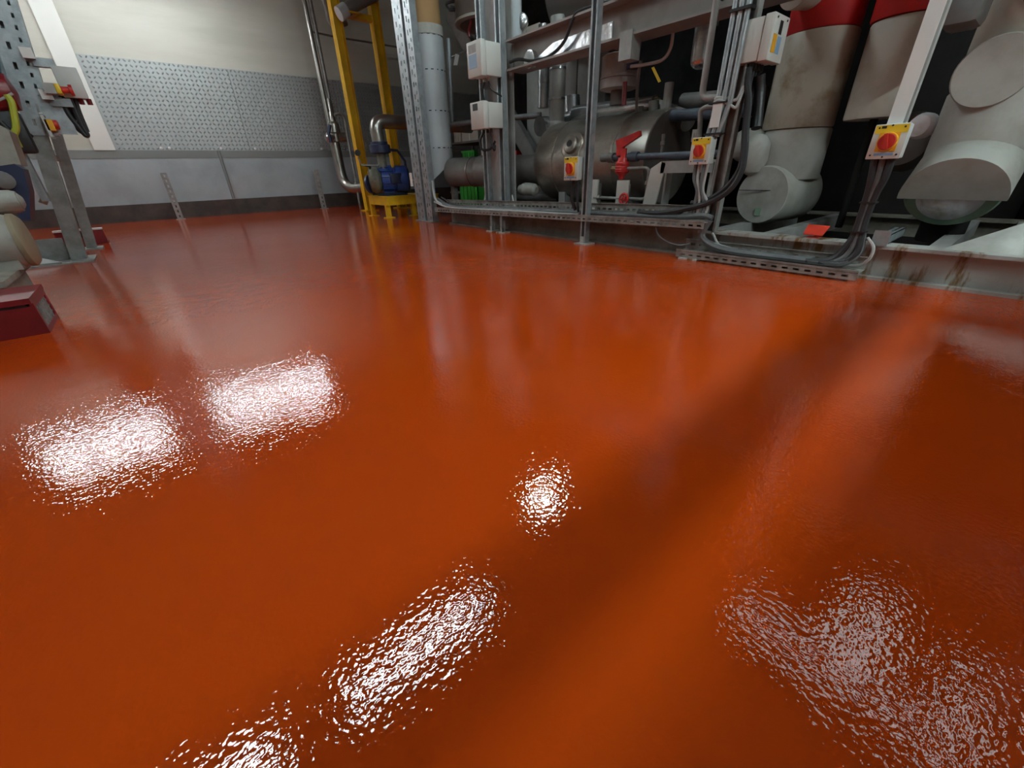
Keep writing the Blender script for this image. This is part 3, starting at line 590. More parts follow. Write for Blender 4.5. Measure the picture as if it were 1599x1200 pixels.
solo('cable_tie', MB().box(2.676, 2.74, 1.26, 1.37, 1.245, 1.258), 'black', 'black tie around the conduits beside the white box', 'tie')
# white bent pipe in front of beam
p0, p1, p2, p3 = P(1131, -40, X=2.83), P(1098, 138, X=2.83), P(1103, 155, X=2.83), P(1125, 158, X=2.83)
solo('bent_pipe', MB().tube(fillet([V(2.83, p1.y+0.01, 2.2), V(2.83, p1.y, p1.z-0.05), V(2.83, p1.y-0.12, p1.z-0.06), V(2.86, p1.y-0.2, p1.z-0.06)], 0.05), 0.019, 14), 'paint_grey', 'pale upright pipe with a bend at its foot before the steel beam', 'pipe')
solo('bent_pipe', MB().tube(fillet([P(1092, 222, X=2.80), P(1094, 172, X=2.80), P(1103, 167, X=2.80), P(1122, 166, X=2.80)], 0.05), 0.014, 12), 'galv_dull', 'grey bent pipe running up behind the middle isolator', 'pipe')
# cables below isolator 2
for dy, r, m, lab in ((0.035, 0.012, 'cable_grey', 'left grey cable under the middle isolator'), (0.01, 0.010, 'cable_light', 'pale cable under the middle isolator'), (-0.02, 0.012, 'cable_grey', 'right grey cable under the middle isolator'), (-0.04, 0.008, 'cable_light', 'rightmost pale cable under the middle isolator')):
    cable('cable', [(2.70, 1.39+dy, 0.552), (2.70, 1.39+dy*0.9, 0.47), (2.70, 1.37+dy*0.5, 0.40), (2.70, 1.35+dy*1.1, 0.33), (2.70, 1.35+dy, 0.255)], r, m, lab, 'cables under the isolators')
# white box
t = thing('junction_box', 'large white junction box with yellow and black labels beside the conduits', 'box', (2.84, 1.24, 1.02))
bx0, bx1, by0, by1, bz0, bz1 = 2.715, 2.895, 1.145, 1.315, 1.022, 1.205
part(t, 'case', MB().rbox(bx0, bx1, by0+0.05, by1, bz0, bz1, 0.006), 'box_white')
part(t, 'lid', MB().rbox(bx0-0.005, bx1+0.005, by0, by0+0.047, bz0-0.005, bz1+0.005, 0.006), 'box_white')
part(t, 'display', MB().box(bx0+0.07, bx0+0.105, by0-0.002, by0+0.002, bz1-0.075, bz1-0.02), 'black')
part(t, 'warning_label', MB().box(bx0+0.02, bx0+0.065, by0-0.002, by0+0.002, bz0+0.03, bz0+0.105), 'amber_plate')
part(t, 'info_label', MB().box(bx0+0.075, bx0+0.12, by0-0.002, by0+0.002, bz0+0.03, bz0+0.10), 'label_blue')
for x_ in (bx0+0.03, bx1-0.03): part(t, 'lid_screw', MB().cyl((x_, by0-0.003, bz1-0.012), (x_, by0+0.002, bz1-0.012), 0.005, 8), 'black')
for k in range(4): part(t, 'cable_gland', MB().cyl((bx0+0.03+0.04*k, 1.23, bz0-0.03), (bx0+0.03+0.04*k, 1.23, bz0), 0.014, 10), 'black')
solo('mounting_rail', MB().box(2.79, 2.81, 1.29, 1.34, 0.70, 1.30), 'galv', 'galvanised rail holding the white junction box', 'rail')
GB = 'black cables under the white junction box'
cable('cable', [(2.73, 1.23, 1.0), (2.73, 1.225, 0.93), (2.735, 1.20, 0.85), (2.73, 1.18, 0.72), (2.72, 1.155, 0.60), (2.71, 1.15, 0.50), (2.70, 1.19, 0.41), (2.69, 1.28, 0.345), (2.685, 1.42, 0.30), (2.69, 1.62, 0.262), (2.70, 1.8, 0.255)], 0.017, 'rubber', 'thick black cable sweeping from the white box down into the long tray, outer', GB)
cable('cable', [(2.77, 1.23, 1.0), (2.765, 1.23, 0.92), (2.76, 1.215, 0.82), (2.75, 1.195, 0.70), (2.74, 1.175, 0.60), (2.73, 1.175, 0.51), (2.72, 1.215, 0.43), (2.715, 1.285, 0.37), (2.71, 1.35, 0.34), (2.71, 1.42, 0.33)], 0.015, 'rubber', 'thick black cable sweeping from the white box down, inner', GB)
cable('cable', [(2.81, 1.23, 1.0), (2.81, 1.24, 0.93), (2.80, 1.22, 0.84), (2.78, 1.205, 0.74), (2.77, 1.18, 0.62), (2.76, 1.165, 0.52), (2.75, 1.205, 0.42), (2.73, 1.29, 0.355)], 0.014, 'rubber', 'black cable sweeping from the white box, rear', GB)
cable('cable', [(2.85, 1.23, 1.0), (2.85, 1.25, 0.95), (2.83, 1.24, 0.87), (2.82, 1.21, 0.78)], 0.016, 'rubber', 'short black cable right under the white box', GB)
cable('cable', [(2.72, 1.24, 0.92), (2.71, 1.26, 0.86), (2.70, 1.32, 0.875), (2.69, 1.36, 0.88), (2.69, 1.37, 0.87)], 0.008, 'cable_light', 'thin white cable looping from the conduits, upper')
cable('cable', [(2.73, 1.235, 0.93), (2.71, 1.25, 0.83), (2.70, 1.28, 0.835), (2.69, 1.335, 0.865), (2.69, 1.37, 0.86), (2.69, 1.37, 0.84)], 0.008, 'cable_light', 'thin white cable looping from the conduits, lower')
solo('dark_flex', MB().tube(smooth([(2.80, 1.20, 0.97), (2.82, 1.19, 0.90), (2.81, 1.17, 0.80), (2.79, 1.15, 0.72)], 6), 0.028, 12), 'black', 'fat black flexible sleeve under the white junction box', 'sleeve')
# white square trunking with near isolator
t = thing('trunking', 'white square trunking rising above the near isolator', 'trunking', (2.685, 0.513, 0.62))
part(t, 'channel', MB().box(2.655, 2.70, 0.488, 0.538, 0.60, 2.3), 'label_white')
part(t, 'cover_lip', MB().box(2.652, 2.655, 0.486, 0.540, 0.683, 2.3), 'label_white')
part(t, 'side', MB().box(2.66, 2.70, 0.478, 0.488, 0.683, 2.3), 'paint_grey')
solo('strut_riser', MB().tube([(2.715, 0.50, 0.10), (2.715, 0.512, 0.30), (2.715, 0.513, 0.62)], 0.02, 8), 'galv', 'galvanised riser carrying the near isolator above the low tray', 'post')
for dy, r, m, lab in ((0.03, 0.016, 'rubber', 'left black cable under the near isolator'), (0.0, 0.014, 'cable_grey', 'middle grey cable under the near isolator'), (-0.03, 0.016, 'rubber', 'right black cable under the near isolator')):
    cable('cable', [(2.66, 0.51+dy, 0.55), (2.665, 0.505+dy*0.8, 0.47), (2.68, 0.51+dy*0.5, 0.40), (2.69, 0.512+dy*0.4, 0.30), (2.69, 0.51+dy*0.5, 0.21), (2.685, 0.52+dy, 0.13), (2.675, 0.56+dy, 0.085), (2.67, 0.66+dy, 0.07)], r, m, lab, 'cables under the isolators')
for z, lab in ((0.36, 'upper black tie around the cables under the near isolator'), (0.225, 'lower black tie around the cables under the near isolator')):
    solo('cable_tie', MB().box(2.668, 2.735, 0.482, 0.545, z, z+0.008), 'black', lab, 'tie')
t = thing('channel_stub', 'galvanised strut arm reaching back from the near cable riser', 'strut', (2.9, 0.45, SH))
part(t, 'channel', MB().box(2.735, 3.15, 0.40, 0.445, SH, SH+0.004).box(2.735, 3.15, 0.40, 0.404, SH, SH+0.045).box(2.735, 3.15, 0.441, 0.445, SH, SH+0.045).box(2.735, 3.15, 0.40, 0.415, SH+0.042, SH+0.045).box(2.735, 3.15, 0.43, 0.445, SH+0.042, SH+0.045), 'galv')
part(t, 'end_plate', MB().box(2.728, 2.735, 0.39, 0.455, SH, SH+0.07), 'galv')

# ------------------------------------------------------------------ big insulated pipes
def seg(t, name, a, b, r, m, rim=True, label=None):
    a, b = Vector(a), Vector(b); L = (b-a).length
    prof = [(0, r*0.97), (0.01, r), (L-0.01, r), (L, r*0.97)]
    return part(t, name, MB().lathe(a, b-a, prof, 40), m, label)
# pipe 1 (stained, left)
t = thing('insulated_pipe', 'stained white insulated riser with a disc end at its foot, leftmost', 'pipe', (3.5, 1.2, 0.2), 'thick white insulated pipes')
seg(t, 'upper_length', (3.55, 1.205, 0.74), (3.55, 1.205, 1.235), 0.205, 'insul_stain')
seg(t, 'lower_length', (3.56, 1.20, 0.44), (3.56, 1.20, 0.736), 0.20, 'insul_grey')
seg(t, 'red_length', (3.55, 1.20, 1.24), (3.55, 1.20, 1.9), 0.195, 'red_band')
seg(t, 'white_end', (3.38, 1.24, 1.42), (3.20, 1.28, 1.40), 0.085, 'insulation')
d = seg(t, 'foot_drum', (3.34, 1.245, 0.345), (3.75, 1.17, 0.345), 0.185, 'insul_grey')
part(d, 'disc_end', MB().lathe((3.342, 1.245, 0.345), (-1, 0.18, 0), [(0, 0.18), (0.006, 0.178)], 40), 'plaster')
part(d, 'disc_seam', MB().box(3.326, 3.334, 1.08, 1.41, 0.375, 0.379), 'black')
part(d, 'tape_patch', MB().box(3.327, 3.333, 1.22, 1.26, 0.215, 0.265), 'green_rim')
t = thing('insulated_bend', 'lumpy white lagged bend behind the black cables', 'pipe', (3.5, 1.5, 0.5))
part(t, 'upper_lump', MB().lathe((3.42, 1.44, 0.66), (-0.6, 0.5, 0), [(-0.12, 0.03), (-0.09, 0.08), (-0.03, 0.105), (0.05, 0.10), (0.1, 0.07), (0.12, 0.02)], 24), 'insul_grey')
part(t, 'lower_lump', MB().lathe((3.36, 1.36, 0.52), (0, 0, 1), [(-0.05, 0.02), (-0.03, 0.06), (0.04, 0.09), (0.14, 0.085), (0.19, 0.05), (0.20, 0.02)], 24), 'plaster')
# pipe 2 (middle, cut off above the trunking)
t = thing('insulated_pipe', 'white insulated drop pipe with a square cut foot behind the white trunking', 'pipe', (3.5, 0.8, 0.76), 'thick white insulated pipes')
seg(t, 'length', (3.52, 0.785, 0.76), (3.52, 0.785, 1.215), 0.155, 'insulation')
seg(t, 'red_length', (3.52, 0.785, 1.22), (3.52, 0.785, 1.9), 0.165, 'red_band')
part(t, 'hanger_bar', MB().cyl((3.52, 0.785, 0.15), (3.52, 0.785, 0.76), 0.02, 10), 'unlit_dark')
# pipe 3 (right)
t = thing('insulated_pipe', 'white insulated riser with a frosted green rimmed foot, rightmost', 'pipe', (3.4, 0.3, 0.2), 'thick white insulated pipes')
CX, CY = 3.42, 0.285
seg(t, 'upper_length', (CX, CY, 0.84), (CX, CY, 1.9), 0.185, 'insulation')
seg(t, 'lower_length', (CX-0.01, CY, 0.45), (CX-0.01, CY, 0.836), 0.195, 'insul_grey')
dd = V(-0.97, -0.10, -0.10).normalized()
bc = P(1552, 112, X=3.19)
part(t, 'branch_cap', MB().lathe(bc-dd*0.13, dd, [(0, 0.138), (0.13, 0.14), (0.14, 0.135), (0.142, 0.02)], 40), 'insul_grey')
gd = V(-0.88, 0.0, -0.475).normalized(); go = V(CX-0.12, CY, 0.43); gu = V(-0.475, 0, 0.88)
part(t, 'lobed_foot', MB().prism([go+gd*-0.10+V(0, 0.205, 0)*math.cos(a)+gu*0.205*max(math.sin(a), -0.04) for a in [math.pi*k/24 for k in range(-1, 26)]], gd*0.245), 'insul_grey')
g = part(t, 'green_rim', MB().lathe(go, gd, [(0, 0.17), (0.03, 0.19), (0.09, 0.19), (0.105, 0.18), (0.108, 0.13)], 40), 'green_rim')
part(g, 'frost', MB().lathe(go+gd*0.09-gu*0.015, gd, [(0, 0.135), (0.02, 0.132), (0.035, 0.11), (0.046, 0.07), (0.05, 0.005)], 32), 'frost')
seg(t, 'base_leg', (CX+0.05, CY, SH-0.05), (CX+0.05, CY, 0.43), 0.10, 'unlit_dark')
part(t, 'small_knob', MB().lathe((3.40, 0.52, 0.70), (-1, 0.3, 0), [(0, 0.06), (0.04, 0.062), (0.07, 0.05), (0.085, 0.02)], 20), 'frost')
solo('lagged_stub', MB().lathe((3.75, 0.62, 0.62), (-1, 0, 0.1), [(0, 0.15), (0.15, 0.155), (0.2, 0.13), (0.22, 0.05)], 28), 'vessel_brown', 'brown lagged pipe stub beside the rightmost insulated riser', 'pipe')
solo('clamp', MB().rbox(3.0, 3.2, 0.42, 0.55, 1.06, 1.20, 0.03), 'pipe_dark', 'dark pipe clamp behind the top of the white trunking', 'clamp')
# added, unseen: pipe and duct shading the floor, deck blocking light
t = thing('shadow_pipe', 'added pipe, unseen behind the viewer, casting the floor shadow band', 'pipe', (1.5, -0.66, 1.15))
part(t, 'pipe_run', MB().cyl((-0.5, -0.675, 1.2), (2.5, -0.675, 1.2), 0.04, 20), 'insul_grey')
for x_ in (-0.2, 0.9, 2.2): part(t, 'hanger', MB().cyl((x_, -0.675, 1.235), (x_, -0.675, ZC), 0.006, 8), 'galv')
t = thing('shadow_duct', 'added flat duct, unseen behind the viewer, shading the right of the floor', 'duct', (1.5, -0.95, 1.15))
part(t, 'duct_run', MB().box(-0.5, 2.5, -1.08, -0.84, 1.15, 1.3), 'galv')
for x_ in (-0.2, 0.9, 2.2):
    part(t, 'joint_flange', MB().box(x_-0.02, x_+0.02, -1.10, -0.82, 1.13, 1.32), 'galv_dull'); part(t, 'hanger', MB().cyl((x_, -0.96, 1.32), (x_, -0.96, ZC), 0.006, 8), 'galv')
t = thing('shade_deck', 'unseen deck added over the machinery to block light', 'deck', (4.8, 0.8, 2.35))
part(t, 'plate', MB().box(4.1, XR-0.01, -2.5, 3.9, 2.62, 2.67), 'unlit_dark'); 
for y in (-2.4, 0.6, 3.8): part(t, 'joist', MB().box(4.1, XR-0.01, y-0.04, y+0.04, 2.50, 2.62), 'unlit_dark')

# ------------------------------------------------------------------ white duct and its horizontal run
DX, DY, DR = 3.0, 4.95, 0.18
t = thing('clad_duct', 'white clad round duct with stitched seams and a tan top, left of the column', 'duct', (DX, DY, 0.4))
zs = 1.95
n_ = 40; mb = MB(); vs = []; fs = []
for k in range(n_):
    a = 2*math.pi*k/n_; cx_, cy_ = math.cos(a), math.sin(a)
    vs.append((DX+DR*cx_, DY+DR*cy_, 0.555+cy_*DR*0.95)); vs.append((DX+DR*cx_, DY+DR*cy_, zs))
for k in range(n_): b = (k+1) % n_; fs.append((2*k, 2*b, 2*b+1, 2*k+1))
fs.append(tuple(2*k for k in range(n_-1, -1, -1))); fs.append(tuple(2*k+1 for k in range(n_)))
# mitre rises towards +y (away), lower towards the aisle side
vs = [(x, y, z if i % 2 else 0.53+0.8*((x-DX)*0.85-(y-DY)*0.52)) for i, (x, y, z) in enumerate(vs)]
part(t, 'cladding', mb.add(vs, fs), 'duct_white')
part(t, 'collar', MB().lathe((DX, DY, zs-0.09), (0, 0, 1), [(0, DR), (0.002, DR+0.008), (0.088, DR+0.008), (0.09, DR)], 40), 'plaster')
part(t, 'tan_length', MB().cyl((DX, DY, zs), (DX, DY, 3.4), DR*0.95, 40), 'cardboard', 'tan bare length')
for z in (zs-0.095, 1.55, 1.17, 0.80):
    mb = MB()
    for k in range(18):
        a = math.pi*2*k/18+z; p = V(DX+math.cos(a)*DR, DY+math.sin(a)*DR, z); tg = V(-math.sin(a), math.cos(a), 0); rd = V(math.cos(a), math.sin(a), 0)
        l_ = 0.03 if k % 3 else 0.014
        mb.obox(p-tg*l_/2-rd*0.003, tg*l_, rd*0.005, (0, 0, 0.010))
    part(t, 'seam_stitching', mb, 'black')
t = thing('horizontal_duct', 'grey clad round duct running from the white duct towards the tank', 'duct', (3.1, 4.2, 0.4))
part(t, 'near_length', MB().lathe((3.055, 4.80, 0.54), (0.26, -1, 0), [(0, 0.10), (0.05, 0.155), (0.49, 0.155), (0.50, 0.15)], 32), 'grey_clad')
part(t, 'far_length', MB().lathe((3.18, 4.32, 0.54), (0.26, -1, 0), [(0, 0.14), (0.01, 0.165), (0.25, 0.165), (0.26, 0.15), (0.95, 0.15)], 32), 'grey_clad')
part(t, 'strap', MB().lathe((3.15, 4.43, 0.54), (0.26, -1, 0), [(0, 0.156), (0.001, 0.162), (0.02, 0.162), (0.021, 0.156)], 32), 'stainless')
for x_, y in ((3.07, 4.75), (3.24, 4.10)): part(t, 'support', MB().box(x_-0.03, x_+0.03, y-0.03, y+0.03, SH if y < 4.4 else 0, 0.40), 'galv_dull')
solo('dark_pipe', MB().tube([(3.35, 4.2, 0.28), (3.35, 3.2, 0.28)], 0.05, 14), 'pipe_dark', 'dark pipe low under the horizontal duct beside the tank', 'pipe')
solo('lagging_roll', MB().tube(smooth([(3.1, 3.52, 0.36), (3.1, 3.42, 0.37), (3.12, 3.30, 0.36)], 5), [0.05]*3+[0.06]*4+[0.058]*3+[0.03], 14), 'plaster', 'crumpled white lagging beside the far end of the tank', 'lagging')

# ------------------------------------------------------------------ slotted galvanised uprights beside the duct
def slotted_upright(label, x, y, w_, zt, px):
    t = thing('slotted_upright', label, 'post', (x, y, 0), 'tall slotted galvanised uprights beside the white duct')
    part(t, 'face', MB().slotted((x, y+w_/2, 0.01), (0, 0, 1), (0, -1, 0), zt, w_, 0.006, [(w_*0.30, 0.016, 0.045, 0.11), (w_*0.72, 0.014, 0.03, 0.075)]), 'galv')
    part(t, 'flange', MB().box(x, x+0.075, y-w_/2-0.006, y-w_/2, 0.01, zt), 'galv'); part(t, 'flange', MB().box(x, x+0.075, y+w_/2, y+w_/2+0.006, 0.01, zt), 'galv')
    part(t, 'foot', MB().box(x-0.03, x+0.1, y-w_/2-0.03, y+w_/2+0.03, 0, 0.01), 'galv_dull')
    return t
slotted_upright('slotted galvanised upright farther from the white duct', 2.70, 5.00, 0.17, 3.0, 0)
slotted_upright('slotted galvanised upright next to the white duct', 2.70, 4.79, 0.12, 3.0, 0)
solo('label_strip', MB().box(2.69, 2.695, 5.11, 5.17, 0.40, 0.55), 'label_white', 'small white label fixed low on the slotted upright', 'label')
solo('label_bracket', MB().box(2.695, 2.70, 5.085, 5.17, 0.46, 0.48), 'galv', 'small bracket of the label on the slotted upright', 'bracket')
cable('cable', [(2.74, 4.705, 0.46), (2.73, 4.69, 0.36), (2.72, 4.65, 0.28), (2.70, 4.56, 0.24), (2.70, 4.45, 0.215)], 0.014, 'cable_light', 'pale cable dropping beside the duct into the long tray')

# ------------------------------------------------------------------ yellow gantry
YG = 7.35
t = thing('yellow_gantry', 'tall yellow steel gantry with two posts behind the pump', 'gantry', (3.3, YG, 0))
def ychan(mb, x, y, z0, z1, w_=0.13, d=0.13):
    mb.box(x, x+0.012, y-d, y, z0, z1); mb.box(x+w_-0.012, x+w_, y-d, y, z0, z1); mb.box(x+0.012, x+w_-0.012, y-0.075, y-0.063, z0, z1); return mb
x1 = P(545, 160, Y=YG).x-0.06; x2 = P(600, 160, Y=YG).x-0.05
for x_ in (x1, x2):
    g = part(t, 'post', ychan(MB(), x_, YG, 0.012, 3.4), 'yellow')
    part(g, 'foot', MB().box(x_-0.05, x_+0.18, YG-0.18, YG+0.05, 0, 0.012), 'yellow')
zc = P(553, 26, Y=YG).z
part(t, 'cross_bar', MB().box(x1+0.13, x2, YG-0.12, YG-0.02, zc-0.05, zc+0.02), 'yellow')
part(t, 'pipe_bracket', MB().box(x1+0.16, x1+0.30, YG-0.32, YG-0.12, zc-0.05, zc-0.03), 'yellow')
part(t, 'cross_bar', MB().box(x1+0.13, x2, YG-0.12, YG-0.02, 3.3, 3.38), 'yellow')
t = thing('overhead_pipe', 'pale lagged pipe resting on the yellow cross bar', 'pipe', (3.3, YG, zc))
part(t, 'pipe_run', MB().tube([P(532, 20, Y=YG-0.24), P(560, 5, Y=YG-0.24), P(585, -9, Y=YG-0.24), P(640, -38, Y=YG-0.24)], 0.075, 18), 'grey_clad')
part(t, 'end_piece', MB().tube([P(529, 22, Y=YG-0.24), P(540, 15, Y=YG-0.24)], 0.085, 18), 'duct_white')
solo('curved_pipe', MB().tube(smooth([V(2.95, 7.75, 3.3), P(510, 10, Y=7.75), P(515, 30, Y=7.75), P(525, 38, Y=7.75), P(540, 34, Y=7.75)], 6), 0.05, 14), 'grey_clad', 'grey curved pipe high behind the yellow gantry', 'pipe')
solo('wall_wire', MB().tube([P(488, 50, Y=8.3), P(525, 58, Y=8.3), P(570, 65, Y=8.3), P(640, 77, Y=8.3)], 0.014, 8), 'vessel_brown', 'dark rod running across behind the yellow gantry', 'rod')

# ------------------------------------------------------------------ stainless pipe down the wall to the pump
t = thing('steel_pipe', 'thin bright steel pipe running down before the tread plate', 'pipe', (2.95, 8.35, 0.3))
yy = 8.3; xa = P(497, 110, Y=yy).x
part(t, 'upper_run', MB().cyl((xa, yy, 1.25), (xa, yy, 3.6), 0.035, 14), 'stainless')
part(t, 'second_run', MB().cyl((xa+0.09, yy, 1.0), (xa+0.09, yy, 3.6), 0.03, 14), 'galv_dull')
part(t, 'reducer', MB().lathe((xa+0.03, yy, 0.98), (0, 0, 1), [(0, 0.085), (0.15, 0.085), (0.27, 0.04), (0.30, 0.036)], 18), 'stainless')
part(t, 'lower_run', MB().tube(fillet([(xa+0.03, yy, 1.0), (xa+0.03, yy-0.02, 0.33), (xa+0.55, yy-1.3, 0.34), (2.55, 6.1, 0.40)], 0.28), 0.085, 18), 'stainless')
t = thing('tap_assembly', 'small steel tap assembly on the wall pipe left of the yellow gantry', 'valve', (3.2, 8.25, 1.2))
p = P(519, 195, Y=8.2)
part(t, 'stem', MB().lathe((p.x+0.02, 8.2, p.z-0.25), (0, 0, 1), [(0, 0.06), (0.12, 0.06), (0.14, 0.09), (0.26, 0.085), (0.30, 0.05), (0.42, 0.045), (0.44, 0.03), (0.62, 0.03)], 14), 'stainless')
q = P(534, 216, Y=8.2)
part(t, 'outlet', MB().lathe((q.x-0.28, 8.2, q.z), (1, 0, 0.05), [(0, 0.05), (0.05, 0.09), (0.10, 0.05), (0.22, 0.05), (0.24, 0.075), (0.36, 0.075)], 14), 'stainless')
part(t, 'lever', MB().tube([P(515, 195, Y=8.1), P(513, 208, Y=8.1), P(517, 222, Y=8.1)], 0.03, 8), 'blue_dark')
cable('conduit', [P(522, 180, Y=8.1), P(530, 178, Y=8.1), P(538, 186, Y=8.1), P(543, 215, Y=8.1), P(552, 262, Y=8.0), V(P(561, 315, Y=7.9).x, 7.9, 0.1), V(P(563, 325, Y=7.9).x, 7.9, 0.0)], 0.02, 'galv_dull', 'thin grey hooked tube running down to the floor left of the gantry')

# ------------------------------------------------------------------ pump on yellow stand
PY = 6.0
t = thing('pump_stand', 'low yellow steel stand under the blue pump', 'stand', (2.95, PY, 0))
sx0, sx1 = P(588, 306, Y=PY).x, P(668, 306, Y=PY).x
SZ = 0.26
part(t, 'top_frame', MB().box(sx0, sx1, PY-0.30, PY-0.285, SZ-0.10, SZ).box(sx0, sx1, PY+0.285, PY+0.30, SZ-0.10, SZ).box(sx0, sx0+0.015, PY-0.285, PY+0.285, SZ-0.1, SZ).box(sx1-0.015, sx1, PY-0.285, PY+0.285, SZ-0.1, SZ), 'yellow')
part(t, 'top_plate', MB().box(sx0-0.01, sx1+0.01, PY-0.31, PY+0.31, SZ, SZ+0.012), 'yellow')
for x_, y_ in ((sx0+0.03, PY-0.26), (sx0+0.03, PY+0.26), (sx0+0.42, PY-0.26), (sx1-0.06, PY-0.26), (sx1-0.06, PY+0.26)):
    g = part(t, 'leg', MB().box(x_-0.03, x_+0.03, y_-0.005, y_+0.005, 0.01, SZ-0.1).box(x_-0.03, x_-0.02, y_, y_+0.05, 0.01, SZ-0.1), 'yellow')
    part(g, 'foot', MB().box(x_-0.06, x_+0.06, y_-0.05, y_+0.07, 0, 0.01), 'yellow')
t = thing('pump', 'blue electric pump with dark fan cowl on the yellow stand', 'pump', (2.85, PY, SZ))
c = P(614, 286, Y=PY); pz = SZ+0.012+0.20
ax = V(0.92, -0.38, 0).normalized(); o = V(c.x-0.06, PY, pz)
part(t, 'motor', MB().lathe(o-ax*0.10, ax, [(0, 0.14), (0.01, 0.16), (0.16, 0.165), (0.165, 0.15), (0.19, 0.15), (0.20, 0.175), (0.34, 0.175), (0.36, 0.165)], 32), 'blue_motor')
part(t, 'fan_cowl', MB().lathe(o+ax*0.255, ax, [(0, 0.166), (0.01, 0.16), (0.03, 0.13), (0.04, 0.02)], 32), 'blue_dark')
mb = MB()
for k in range(14):
    a = 2*math.pi*k/14; rd = V(0, 0, 1)*math.cos(a)+ax.cross(V(0, 0, 1))*math.sin(a); tg = ax.cross(rd)
    mb.obox(o-ax*0.09+rd*0.15-tg*0.005, ax*0.15, rd*0.03, tg*0.010)
part(t, 'cooling_fins', mb, 'blue_motor')
part(t, 'terminal_box', MB().rbox(o.x-0.05, o.x+0.10, PY-0.22, PY-0.10, pz-0.05, pz+0.08, 0.01), 'blue_dark')
part(t, 'volute', MB().lathe(o-ax*0.27, ax, [(0, 0.08), (0.02, 0.14), (0.07, 0.17), (0.13, 0.165), (0.17, 0.12)], 28), 'casting')
part(t, 'foot', MB().box(o.x-0.14, o.x+0.2, PY-0.12, PY+0.12, SZ+0.012, SZ+0.05).box(o.x-0.03, o.x+0.05, PY-0.05, PY+0.05, SZ+0.05, SZ+0.10), 'blue_dark')
vx = P(597, 255, Y=PY).x
part(t, 'outlet_neck', MB().cyl((vx, PY, pz+0.1), (vx, PY, 0.80), 0.06, 16), 'casting')
part(t, 'outlet_flange', MB().lathe((vx, PY, 0.585), (0, 0, 1), [(0, 0.10), (0.03, 0.10)], 24), 'blue_motor')
t = thing('butterfly_valve', 'dark blue butterfly valve on the pump outlet', 'valve', (vx, PY, 0.78))
part(t, 'ring', MB().lathe((vx, PY, 0.79), (0, 0, 1), [(0, 0.10), (0.012, 0.135), (0.10, 0.135), (0.112, 0.12)], 24), 'blue_dark')
part(t, 'lever', MB().tube([(vx+0.1, PY, 0.84), (vx+0.24, PY-0.02, 0.83), (vx+0.32, PY-0.05, 0.70), (vx+0.32, PY-0.05, 0.60)], 0.018, 8), 'blue_dark')
part(t, 'gauge', MB().lathe((vx-0.33, PY, 0.80), (0, -1, 0.1), [(0, 0.036), (0.03, 0.036)], 16), 'black')
part(t, 'gauge_line', MB().tube([(vx-0.33, PY, 0.75), (vx-0.30, PY, 0.66), (vx-0.1, PY, 0.65), (vx-0.05, PY, 0.66)], 0.010, 6), 'galv_dull')
t = thing('outlet_pipe', 'dull steel pipe bending from the pump outlet behind the slotted uprights', 'pipe', (vx, PY, 0.9))
ez = P(600, 190, Y=PY).z
part(t, 'pipe_run', MB().tube(fillet([(vx, PY, 0.90), (vx-0.02, PY, ez), (vx+0.5, PY-0.02, ez), (vx+1.5, PY-0.05, ez-0.02)], 0.22), 0.085, 20), 'stainless')
part(t, 'flange', MB().lathe((vx, PY, 0.90), (0, 0, 1), [(0, 0.11), (0.03, 0.11)], 24), 'blue_dark')
t = thing('inlet_valve', 'blue flanged valve at the pump inlet', 'valve', (2.5, 6.05, 0.3))
part(t, 'flange', MB().lathe((2.545, 6.12, 0.42), (0.6, -0.8, 0.1), [(0, 0.12), (0.03, 0.12)], 20), 'blue_dark')
part(t, 'lever', MB().tube([(2.58, 6.08, 0.52), (2.56, 6.02, 0.64), (2.48, 6.02, 0.66)], 0.014, 8), 'black')

# ------------------------------------------------------------------ clutter seen between the duct and the tank
BX = 4.6
t = thing('storage_shelf', 'dark storage shelf with cartons behind the steel column', 'shelf', (4.9, 5.6, 0))
for z in (0.22, 0.62, 1.0):
    part(t, 'shelf_board', MB().box(4.55, 5.15, 4.3, 7.2, z-0.03, z), 'pipe_dark')
for x_ in (4.56, 5.10):
    for y_ in (4.32, 7.14): part(t, 'post', MB().box(x_, x_+0.04, y_, y_+0.04, 0, 1.3), 'galv_dull')
def crate(label, x0, x1, y0, y1, z0, z1):
    t = thing('plastic_crate', label, 'crate', ((x0+x1)/2, (y0+y1)/2, z0), 'green plastic crates')
    tk = 0.012
    part(t, 'tub', MB().box(x0, x1, y0, y1, z0, z0+tk).box(x0, x0+tk, y0, y1, z0, z1).box(x1-tk, x1, y0, y1, z0, z1).box(x0, x1, y0, y0+tk, z0, z1).box(x0, x1, y1-tk, y1, z0, z1), 'green_plastic')
    part(t, 'rim', MB().box(x0-0.012, x0, y0-0.012, y1+0.012, z1-0.03, z1).box(x1, x1+0.012, y0-0.012, y1+0.012, z1-0.03, z1).box(x0, x1, y0-0.012, y0, z1-0.03, z1).box(x0, x1, y1, y1+0.012, z1-0.03, z1), 'green_plastic')
    for k in range(4): part(t, 'rib', MB().box(x0-0.008, x0, y0+(y1-y0)*(k+0.8)/5, y0+(y1-y0)*(k+1.0)/5, z0+0.02, z1-0.03), 'green_plastic')
ya, yb = sorted((P(718, 300, X=3.65).y, P(746, 300, X=3.65).y))
crate('green plastic crate on the floor under the horizontal duct', 3.65, 4.0, ya, yb, 0.0, 0.40)
ya, yb = sorted((P(722, 242, X=4.58).y, P(741, 242, X=4.58).y))
crate('green plastic crate on the shelf above the horizontal duct', 4.58, 4.95, ya, yb, 0.62, 0.86)
